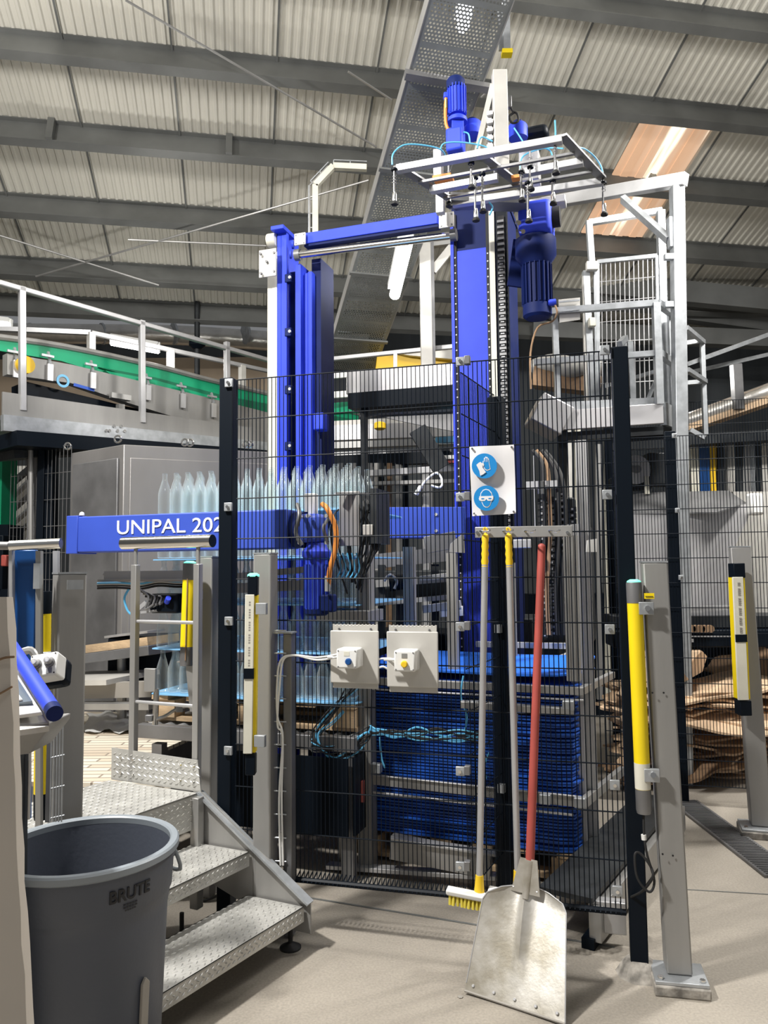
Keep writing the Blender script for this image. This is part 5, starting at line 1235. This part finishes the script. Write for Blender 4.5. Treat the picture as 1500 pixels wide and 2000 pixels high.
for px, m_ in ((722, 'steel'), (735, 'ivory'), (745, 'darkm'), (760, 'cardk'), (778, 'ivory'), (792, 'black'), (832, 'alu'), (690, 'postg'), (665, 'darkm')):
    MB().bar(P(px, 905, 6.7), PZ(px, 6.7, 0), .05, .05, Y).build('upright', M[m_], t)
t = thing('wire_hook', 'bent white wire and rod standing on the machine near the column', 'wire', P(845, 940, 4.9))
MB().tube([P(812, 966, 4.8), P(830, 940, 4.8), P(850, 924, 4.8), P(860, 930, 4.8), P(864, 944, 4.8), P(858, 952, 4.8), P(842, 948, 4.8)], .007, 8, 5).cyl(P(812, 966, 4.8), P(822, 950, 4.8), .014, 10).build('wire', M['white'], t)

# ---------------- right: gantry, cage, stairs ----------------
t = thing('gantry_frame', 'tall galvanised square post with long slanting top beam and brace at right', 'gantry', PZ(1330, 5.3, 0))
gt = P(1322, 365, 5.3); MB().bar(PZ(1338, 5.3, 0), gt, .085, .085, Y).build('post', M['galv'], t, .004)
MB().bar(P(1060, 398, 6.2), P(1340, 350, 5.25), .07, .09).build('top_beam', M['alu'], t, .004)
MB().bar(P(1216, 388, 5.6), P(1306, 468, 5.32), .04, .06, Y).build('brace', M['galv'], t)
MB().box(P(1309, 455, 5.3), (.03, .06, .22)).build('gusset', M['galv'], t, .003)
for py in (502, 595): MB().box(P(1306, py, 5.28), (.06, .04, .04)).build('stub', M['galv'], t)
t = thing('access_cage', 'galvanised cage with mesh gate standing on a raised sheet-metal platform at right', 'cage', P(1200, 790, 5.6))
CD = 5.9
def ct(x0, y0, x1, y1, d0=CD, d1=CD, w_=.045, m_='galv', nm='tube', par=None): return MB().bar(P(x0, y0, d0), P(x1, y1, d1), w_, w_, Y if abs(y1-y0) > abs(x1-x0) else Z).build(nm, M[m_], par or t)
ct(1150, 435, 1292, 412); ct(1150, 432, 1156, 520); ct(1290, 412, 1300, 860, 5.8, 5.8, .055)
ct(1144, 530, 1156, 800, w_=.05); ct(1162, 530, 1166, 800, w_=.025); ct(1141, 540, 1146, 800, w_=.03, m_='ivory')
MB().box(P(1156, 520, CD-.05), (.09, .05, .07)).build('closer', M['ivory'], t, .006)
MB().box(P(1156, 630, CD-.05), (.05, .05, .07)).build('latch', M['cream'], t, .006)
a, b, c, d = P(1166, 512, CD), P(1283, 500, CD-.1), P(1288, 785, CD-.1), P(1168, 790, CD)
gate = MB().bar(a, b, .03, .03).bar(b, c, .03, .03, Y).bar(c, d, .03, .05).bar(d, a, .03, .03, Y).build('gate_frame', M['galv'], t)
mb = MB()
for i in range(13):
    k = i/13; mb.cyl(mix(a, b, k), mix(d, c, k), .0045, 5)
for j in range(8):
    k = j/7.; mb.cyl(mix(a, d, k), mix(b, c, k), .004, 5)
mb.build('gate_mesh', M['alu'], gate)
ct(1035, 612, 1285, 592, 5.5, 5.3, .045); ct(1043, 708, 1285, 690, 5.5, 5.3, .04); ct(1281, 592, 1288, 790, 5.3, 5.3, .05); ct(1083, 610, 1092, 850, 5.5, 5.5, .04)
ct(1285, 592, 1312, 612, 5.3, 5.7, .045); ct(1288, 690, 1318, 712, 5.3, 5.7, .045); ct(1310, 610, 1318, 860, 5.7, 5.7, .045)
ct(1216, 664, 1222, 790, 5.7, 5.7, .045); ct(1230, 668, 1236, 790, 5.7, 5.7, .04); ct(1210, 672, 1222, 660, 5.6, 5.7, .04)
ct(1182, 755, 1300, 720, 6.1, 5.9, .03); ct(1262, 788, 1280, 745, 5.6, 5.6, .025)
MB().bar(P(1090, 822, 5.45), P(1295, 808, 5.3), .04, .14).build('platform_edge', M['stain'], t, .003)
MB().bar(P(1090, 796, 5.5), P(1295, 786, 5.35), .04, .07).build('kick_sheet', M['galv'], t)
MB().prism([P(1090, 845, 5.5), P(1295, 832, 5.35), P(1318, 838, 5.75), P(1120, 850, 6.4)], -Z*.06).build('underside', M['darkm'], t)
MB().bar(P(1295, 808, 5.35), P(1318, 818, 5.75), .04, .16).build('platform_side', M['galv'], t)
MB().bar(P(1042, 800, 5.5), P(1100, 830, 5.5), .3, .22).build('grey_box', M['stain'], t, .01)
for px, d, m_ in ((1098, 5.6, 'darkm'), (1312, 5.6, 'darkm'), (1315, 6.3, 'darkm')): MB().bar(P(px, 840, d), PZ(px+2, d, 0), .06, .06, Y).build('leg', M[m_], t)
MB().bar(P(1195, 868, 5.5), P(1320, 862, 5.4), .05, .09).build('lower_beam', M['darkm'], t)
t = thing('paper_label', 'pale framed plate on the railing right of the big dark blue motor', 'plate', P(1112, 605, 5.45))
MB().prism([P(1091, 585, 5.45), P(1133, 581, 5.42), P(1133, 624, 5.42), P(1093, 630, 5.45)], Y*.012).build('plate', M['ivory'], t)
for py in (590, 608): MB().bar(P(1092, py, 5.43), P(1132, py-4, 5.40), .01, .012).build('rib', M['galv'], t)
t = thing('plastic_roll', 'pale bundled cloth over a brown beam behind the railing', 'roll', P(1090, 735, 6.3))
MB().tube([P(1045, 722, 6.4), P(1080, 712, 6.3), P(1120, 718, 6.2), P(1170, 712, 6.2)], .09, 12, 5).build('bundle', M['ivory'], t)
MB().bar(P(1045, 738, 6.4), P(1170, 752, 6.2), .2, .16).build('beam', M['cardk'], t)
t = thing('stair_railing', 'thin galvanised railing of the stairs right of the tall galvanised post', 'railing', P(1370, 800, 6.4))
for q in ((1340, 670, 1372, 665, 6.4, 6.4), (1340, 640, 1374, 668, 6.0, 6.4), (1340, 748, 1378, 745, 6.4, 6.4), (1342, 722, 1378, 745, 6.0, 6.4), (1371, 665, 1378, 850, 6.4, 6.4), (1340, 712, 1510, 650, 6.4, 7.0), (1345, 728, 1510, 690, 6.6, 7.2), (1348, 840, 1376, 855, 6.2, 6.2)):
    MB().bar(P(q[0], q[1], q[4]), P(q[2], q[3], q[5]), .035, .035, Y if abs(q[3]-q[1]) > abs(q[2]-q[0]) else Z).build('tube', M['galv'], t)
t = thing('inclined_pipe', 'fat pale sloping duct running up to the right edge behind the mesh', 'duct', P(1400, 800, 8))
MB().cyl(P(1340, 825, 8), P(1530, 755, 7.6), .09, 16).build('duct', M['duct'], t); MB().bar(P(1345, 838, 8), P(1530, 775, 7.6), .2, .06).build('lower_lip', M['card'], t)
MB().bar(P(1437, 712, 7.7), P(1442, 800, 7.7), .09, .09, Y).build('stand', M['steeldk'], t)
t = thing('bottling_columns', 'row of upright grey, yellow and pale green machine columns in the dark at right', 'machine', P(1400, 960, 7.5))
for k, (px, w_, m_) in enumerate(((1355, .09, 'cream'), (1372, .10, 'panelblue'), (1389, .07, 'yellowd'), (1405, .06, 'darkm'), (1425, .07, 'ivory'), (1440, .07, 'darkm'), (1455, .07, 'steel'), (1468, .05, 'galv'), (1480, .06, 'darkm'), (1492, .08, 'ivory'), (1500, .06, 'steel'), (1185, .05, 'cream'), (1128, .05, 'cream'), (1112, .04, 'ivory'), (1168, .05, 'steel'))):
    y0 = 870 if px in (1355, 1389) else 830+(k*37) % 40
    MB().bar(P(px, y0, 7.5), PZ(px+3, 7.5, .2), w_, w_, Y).build('column', M[m_], t)
MB().bar(P(1330, 862, 7.3), P(1540, 850, 7.3), .2, .1).box(P(1270, 935, 7.5), (.5, .3, .3)).build('head_beam', M['darkm'], t)
MB().bar(PZ(1030, 7.9, .6), PZ(1540, 7.9, .6), .3, 1.2).build('base', M['black'], t)
t = thing('cable_reel', 'pale round reel with a dark hub mounted on machinery right of the fence post', 'reel', P(1243, 917, 5.9))
c = P(1243, 917, 5.9); MB().cyl(c, c+Y*.05, .112, 36).build('disc', M['stain'], t); MB().cyl(c-Y*.03, c, .03, 16).build('hub', M['steeldk'], t)
MB().bar(P(1205, 914, 5.85), P(1240, 916, 5.85), .03, .05).build('arm', M['steeldk'], t); MB().bar(P(1262, 930, 5.9), P(1264, 965, 5.9), .03, .03, Y).build('stay', M['cream'], t)
MB().box(P(1290, 918, 6.0), (.25, .2, .25)).box(P(1230, 945, 6.05), (.3, .15, .1)).bar(P(1240, 960, 6.0), PZ(1240, 6.0, 0), .15, .1, Y).build('housing', M['darkm'], t, .01)
t = thing('stainless_hood', 'big folded stainless steel hood behind the mesh fence at right', 'hood', P(1330, 1100, 5.7))
h = [P(1212, 965, 5.9), P(1424, 957, 5.7), P(1462, 985, 5.6), P(1395, 1000, 5.45), P(1215, 1002, 5.65)]
MB().prism([P(1212, 963, 6.0), P(1422, 958, 5.8), P(1458, 982, 5.65), P(1400, 1000, 5.5), P(1216, 1002, 5.7)], -Z*.01).build('top_sheet', M['steeldk'], t)
MB().prism([P(1216, 1002, 5.7), P(1318, 1001, 5.6), P(1330, 1225, 5.6), P(1222, 1222, 5.7)], Y*.03).build('left_sheet', M['stain'], t)
MB().prism([P(1332, 1000, 5.6), P(1460, 984, 5.62), P(1462, 1010, 5.62), P(1432, 1075, 5.6), P(1428, 1225, 5.6), P(1334, 1222, 5.6)], Y*.03).build('right_sheet', M['stain'], t)
MB().bar(P(1325, 1002, 5.58), P(1332, 1222, 5.58), .05, .02, Y).build('seam', M['steeldk'], t)
MB().box(P(1474, 985, 5.6), (.10, .1, .16)).build('white_cup', M['white'], t, .02)
MB().bar(P(1216, 1192, 5.55), P(1440, 1186, 5.5), .05, .03).build('bottom_rail', M['alu'], t)
MB().prism([P(1432, 960, 5.9), P(1520, 960, 5.9), P(1520, 1200, 5.9), P(1434, 1200, 5.9)], Y*.1).build('rear_sheet', M['ivory'], t)
t = thing('chain_conveyor', 'dark pallet conveyor with a rusty drive under the stainless hood', 'conveyor', P(1380, 1240, 5.6))
MB().bar(P(1190, 1212, 5.75), P(1540, 1210, 5.65), .4, .08).build('frame', M['darkm'], t); MB().bar(P(1190, 1245, 5.6), P(1540, 1243, 5.5), .3, .12).build('frame', M['black'], t, .01)
for k in range(5): c = P(1350+k*9, 1228, 5.4); MB().cyl(c-Y*.02, c+Y*.02, .026, 12).build('roller', M['cardk'], t)
MB().bar(P(1310, 1243, 5.4), P(1440, 1243, 5.35), .01, .008).build('rod', M['alu'], t)
MB().bar(P(1230, 1300, 6.3), P(1560, 1300, 6.3), .1, .9).build('rear_skirt', M['black'], t)
for px, py in ((1318, 1249), (1350, 1251)): MB().lathe(P(px, py, 5.35), [(.02, -.01), (.02, .01)], 10).build('bolt', M['alu'], t)

# ---------------- cardboard heap ----------------
random.seed(21)
def cardsheet(px, py, d, sx_, sy_, yaw_, tilt, roll_, amp, label, m_='card', th=.015):
    c = P(px, py, d); R_ = Matrix.Rotation(yaw_, 3, 'Z') @ Matrix.Rotation(tilt, 3, 'X') @ Matrix.Rotation(roll_, 3, 'Y')
    nx_, ny_ = 14, 8; g = []; f1, f2 = random.uniform(3, 7), random.uniform(3, 8)
    for j in range(ny_+1):
        for i in range(nx_+1):
            x, y = i/nx_-.5, j/ny_-.5
            g.append(c+R_ @ V((x*sx_*(1+.08*math.sin(j*1.7)), y*sy_*(1+.1*math.sin(i*.9+f1)), amp*(math.sin(x*f1+f2)+.6*math.sin(y*f2+x*9)))))
    N = len(g); n1_ = nx_+1; fs_ = []
    for j in range(ny_):
        for i in range(nx_): q = (j*n1_+i, j*n1_+i+1, (j+1)*n1_+i+1, (j+1)*n1_+i); fs_ += [q, tuple(N+k for k in q[::-1])]
    rim_ = [i for i in range(n1_)]+[j*n1_+nx_ for j in range(1, ny_+1)]+[ny_*n1_+i for i in range(nx_-1, -1, -1)]+[j*n1_ for j in range(ny_-1, 0, -1)]
    for k in range(len(rim_)): a, b = rim_[k], rim_[(k+1) % len(rim_)]; fs_.append((a, a+N, b+N, b))
    mb = MB(); mb.v = g+[p-V((0, 0, th)) for p in g]; mb.f = fs_; o = mb.build('cardboard_sheet', M[m_]); tag(o, label, 'cardboard', 'flattened cardboard in the heap')
lv = 0
for k in range(30):
    z_ = .06+k*.0195; px = 1300+((k*67) % 170)
    p0 = P(px, 1300, 5.35); py = 1103+(1.475-z_)/5.35*1500
    cardsheet(px, py, 5.42+((k*29) % 30)/100, random.uniform(.7, 1.15), random.uniform(.35, .55), random.uniform(-.5, .4), random.uniform(-.10, .16), random.uniform(-.13, .13), random.uniform(.008, .028), 'crumpled brown cardboard sheet, %s up from the bottom of the heap behind the right fence' % ordi(k+1), 'card' if k % 3 else 'cardk')
cardsheet(1400, 1372, 5.45, 1.45, .62, -.12, .30, .02, .010, 'broad pale cardboard sheet sloping over the top of the heap', 'card')
cardsheet(1385, 1405, 5.20, 1.2, .30, -.1, .25, .10, .014, 'pale cardboard sheet with a torn front edge below the broad top sheet', 'card')
cardsheet(1470, 1310, 5.9, .5, .5, .4, .5, -.5, .02, 'cardboard piece leaning at the right end of the heap', 'cardk')
t = thing('cardboard_box', 'half-flattened cardboard box lying on top of the heap', 'cardboard box', P(1330, 1300, 5.4))
MB().prism([P(1240, 1276, 5.35), P(1372, 1272, 5.35), P(1379, 1290, 5.35), P(1330, 1338, 5.25), P(1240, 1345, 5.25)], V((.05, .3, .02))).build('box', M['card'], t, .004)
MB().prism([P(1372, 1272, 5.34), P(1381, 1282, 5.34), P(1372, 1312, 5.3), P(1322, 1340, 5.22), P(1318, 1330, 5.22)], V((.0, .02, 0))).build('flap', M['cardk'], t)

# ---------------- left foreground ----------------
t = thing('beige_cover', 'large beige padded machine cover cut off by the left edge of the view', 'cover', P(20, 1600, 1.15))
dcv = 1.12; nz_ = 16; g = []
for j in range(nz_+1):
    k = j/nz_; py = 1166+(2150-1166)*k; px = 27+(46)*(k**1.1)+2*math.sin(k*9)
    g.append((P(-260, py, dcv), P(-60, py, dcv), P(px-14, py, dcv), P(px, py, dcv+.02), P(px-4, py, dcv+.10), P(-260, py, dcv+.35)))
vv = [q for r in g for q in r]; fs = []
for j in range(nz_):
    for i in range(5): fs.append((j*6+i, j*6+i+1, (j+1)*6+i+1, (j+1)*6+i))
fs.append(tuple(range(6))[::-1]); fs.append(tuple(nz_*6+i for i in range(6)))
vv = [q+V((0, random.uniform(-.003, .003), 0)) for q in vv]
MB().add(vv, fs).build('cover', M['beige'], t)
MB().tube([P(-20, 1296, 1.115), P(8, 1285, 1.115), P(28, 1283, 1.115)], .0018, 6, 5).tube([P(-20, 1365, 1.115), P(5, 1352, 1.115), P(24, 1341, 1.115)], .0015, 6, 5).build('crease', M['cardk'], t)
t = thing('operator_console', 'sloping grey operator console with a screen and thick blue edge bar at left', 'console', P(60, 1500, 1.75))
CD2 = 1.72
MB().prism([P(-60, 1290, 1.95), P(30, 1300, 1.95), P(96, 1406, 1.72), P(96, 1418, 1.72), P(-60, 1440, 1.66), P(-60, 1420, 1.66)], V((0, .0, -.012))).build('desk', M['ivory'], t, .003)
MB().prism([P(20, 1322, 1.895), P(36, 1322, 1.895), P(84, 1398, 1.72), P(-20, 1412, 1.68), P(-20, 1330, 1.90)], V((0, -.006, .010))).build('bezel', M['white'], t, .003)
MB().prism([P(20, 1338, 1.85), P(38, 1338, 1.85), P(66, 1382, 1.745), P(20, 1388, 1.735)], V((0, -.008, .016))).build('screen', M['screen'], t)
MB().prism([P(20, 1362, 1.77), P(38, 1368, 1.77), P(47, 1380, 1.745), P(20, 1385, 1.735)], V((0, -.009, .018))).build('screen_window', M['white'], t)
MB().prism([P(-60, 1425, 1.66), P(96, 1412, 1.72), P(94, 1424, 1.73), P(58, 1472, 1.80), P(-60, 1490, 1.80)], V((0, .12, 0))).build('housing', M['postg'], t, .004)
MB().cyl(P(22, 1262, 1.94), P(103, 1386, 1.66), .0165, 20).build('edge_bar', M['blue'], t); MB().cyl(P(102, 1384, 1.662), P(107, 1394, 1.64), .0175, 20).build('bar_end', M['bluedk'], t)
MB().bar(P(0, 1470, 1.95), PZ(-10, 1.95, 0), .10, .1, Y).build('pedestal', M['darkm'], t, .006)
t = thing('knob_box', 'small white control box with two round pale knobs on a bracket beside the console', 'control box', P(92, 1298, 2.0))
bx = (V((.96, .0, -.10)).normalized(), V((0, .94, .34)).normalized(), None); bx = (bx[0], bx[1], bx[0].cross(bx[1]))
bx = (V((.985, -.05, .16)).normalized(), None, None); nf = V((-.05, -.90, .42)).normalized(); zz_ = nf.cross(bx[0]).normalized(); zz_ = zz_ if zz_.z > 0 else -zz_; bx = (bx[0], -nf, zz_)
c = P(84, 1298, 2.0); MB().box(c-nf*.03, (.074, .06, .064), bx).build('box', M['white'], t, .006)
for q in (-.017, .018):
    o = MB().lathe(c+bx[0]*q+zz_*.003, [(.0135, 0), (.0135, .004), (.011, .006)], 20, (bx[0], zz_, nf)).build('knob_ring', M['steeldk'], t)
    MB().lathe(c+bx[0]*q+zz_*.005, [(.0095, .004), (.0095, .018), (.007, .020)], 20, (bx[0], zz_, nf)).build('knob', M['alu'], o)
    MB().box(c+bx[0]*q-zz_*.019+nf*.001, (.015, .014, .002), (bx[0], zz_, nf)).build('legend_plate', M['steeldk'], t)
for qa in (-.031, .031):
    for qb in (-.026, .026): MB().lathe(c+bx[0]*qa+zz_*qb, [(.0022, 0), (.0018, .001)], 8, (bx[0], zz_, nf)).build('screw', M['ink'], t)
MB().box(c-nf*.07-Z*.004, (.08, .05, .07), bx).build('back_shell', M['black'], t, .012)
MB().tube([P(40, 1275, 2.05), P(60, 1270, 2.05), P(70, 1285, 2.05)], .010, 8, 4).build('arm', M['steel'], t)
t = thing('blue_panel_stand', 'dark blue upright panel under a thick steel pipe rail at left', 'panel', P(50, 1300, 2.4))
MB().prism([P(22, 1074, 2.45), P(70, 1074, 2.45), P(66, 1330, 2.45), P(30, 1330, 2.45)], Y*.02).build('panel', M['panelblue'], t, .003)
MB().cyl(P(20, 1066, 2.42), P(119, 1061, 2.42), .0165, 20).build('pipe_rail', M['chrome'], t); MB().cyl(P(-10, 1066, 2.42), P(18, 1066, 2.42), .013, 14).build('pipe_tip', M['steeldk'], t)
MB().bar(P(77, 1076, 2.44), PZ(76, 2.44, 0), .016, .02, Y).build('upright', M['steel'], t); MB().bar(P(110, 1076, 2.60), P(110, 1120, 2.60), .016, .02, Y).build('upright', M['alu'], t)
MB().bar(P(23, 1074, 2.43), PZ(26, 2.43, 0), .010, .02, Y).build('upright', M['alu'], t)
MB().box(P(74, 1125, 2.43), (.02, .02, .08)).build('latch', M['galv'], t)
MB().prism([P(30, 1470, 2.0), P(58, 1468, 2.0), P(58, 1600, 2.0), P(30, 1600, 2.0)], Y*.01).build('lower_panel', M['panelblue'], t)
MB().tube([P(38, 1474, 1.98), P(56, 1470, 1.98), P(58, 1485, 1.98), P(56, 1600, 1.98)], .004, 6, 4).build('rod', M['alu'], t)
t = thing('wire_basket', 'narrow wire mesh strip standing below the blue edge bar', 'mesh strip', P(112, 1590, 2.1))
mb = MB()
for i in range(5): mb.cyl(P(101+i*5.5, 1416, 2.1), P(98+i*5.5, 1605, 2.1), .0022, 6)
for py in (1418, 1478, 1538, 1596): mb.cyl(P(99, py+2, 2.1), P(126, py-4, 2.1), .0022, 6)
mb.build('wires', M['galv'], t); MB().bar(P(98, 1416, 2.11), P(94, 1605, 2.11), .012, .012, Y).build('edge', M['steeldk'], t)
t = thing('stair_flight', 'distant metal stairway and bright clutter behind the far left mesh', 'stairs', P(35, 1000, 8))
for k in range(5): MB().bar(P(10, 985+k*26, 8), P(62, 935+k*28, 8), .1, .02).build('tread', M['steeldk' if k % 2 else 'alu'], t)
MB().bar(P(5, 960, 8.2), P(70, 905, 8.2), .05, .06).build('stringer', M['darkm'], t); MB().box(P(40, 990, 8.4), (.42, .05, .9)).build('backing', M['ivory'], t)
t = thing('green_crate_stack', 'green and red crates glimpsed at the far left edge', 'crates', P(3, 980, 7))
MB().box(P(2, 960, 7.4), (.16, .3, .7)).build('green_crate', M['green'], t); MB().box(P(0, 1100, 7), (.20, .3, .5)).build('dark_body', M['black'], t, .01); MB().box(P(12, 1095, 6.8), (.05, .1, .10)).build('red_crate', M['red'], t, .01); MB().box(P(0, 1045, 7.2), (.3, .3, .18)).build('dark_crate', M['black'], t)
MB().bar(P(10, 1150, 7), PZ(5, 7, 0), .3, .3, Y).build('base', M['black'], t)

# low frame running out under the fence at right
t = thing('floor_frame', 'low diagonal grey frame with dark top plates on the floor beside the pad stack', 'frame', P(1190, 1660, 3.5))
a, b = V((.80, 3.08, .09)), V((1.62, 4.35, .09)); MB().bar(a, b, .05, .13).build('beam', M['steel'], t, .004); MB().bar(a+V((-.1, .06, .09)), b+V((-.1, .06, .09)), .22, .02).build('top_plate', M['darkm'], t)
MB().bar(a+V((-.03, .0, -.07)), b+V((-.03, 0, -.07)), .05, .04).build('foot', M['black'], t)
MB().box(V((.86, 3.12, .11)), (.14, .05, .12), FAX).build('end_block', M['alu'], t, .004)
t = thing('sensor_block', 'small black device on the floor under the second step', 'device', hit(446, 1752, (0, 0, 0), Z))
c = hit(446, 1752, (0, 0, 0), Z); MB().lathe(c, [(.05, 0), (.045, .01), (.04, .10), (.046, .105)], 16).build('body', M['rubber'], t)
MB().tube([c+V((-.04, -.03, .02)), c+V((-.1, -.05, .006)), c+V((-.14, .02, .006)), c+V((-.12, .08, .05))], .006, 8, 5).build('cord', M['rubber'], t)
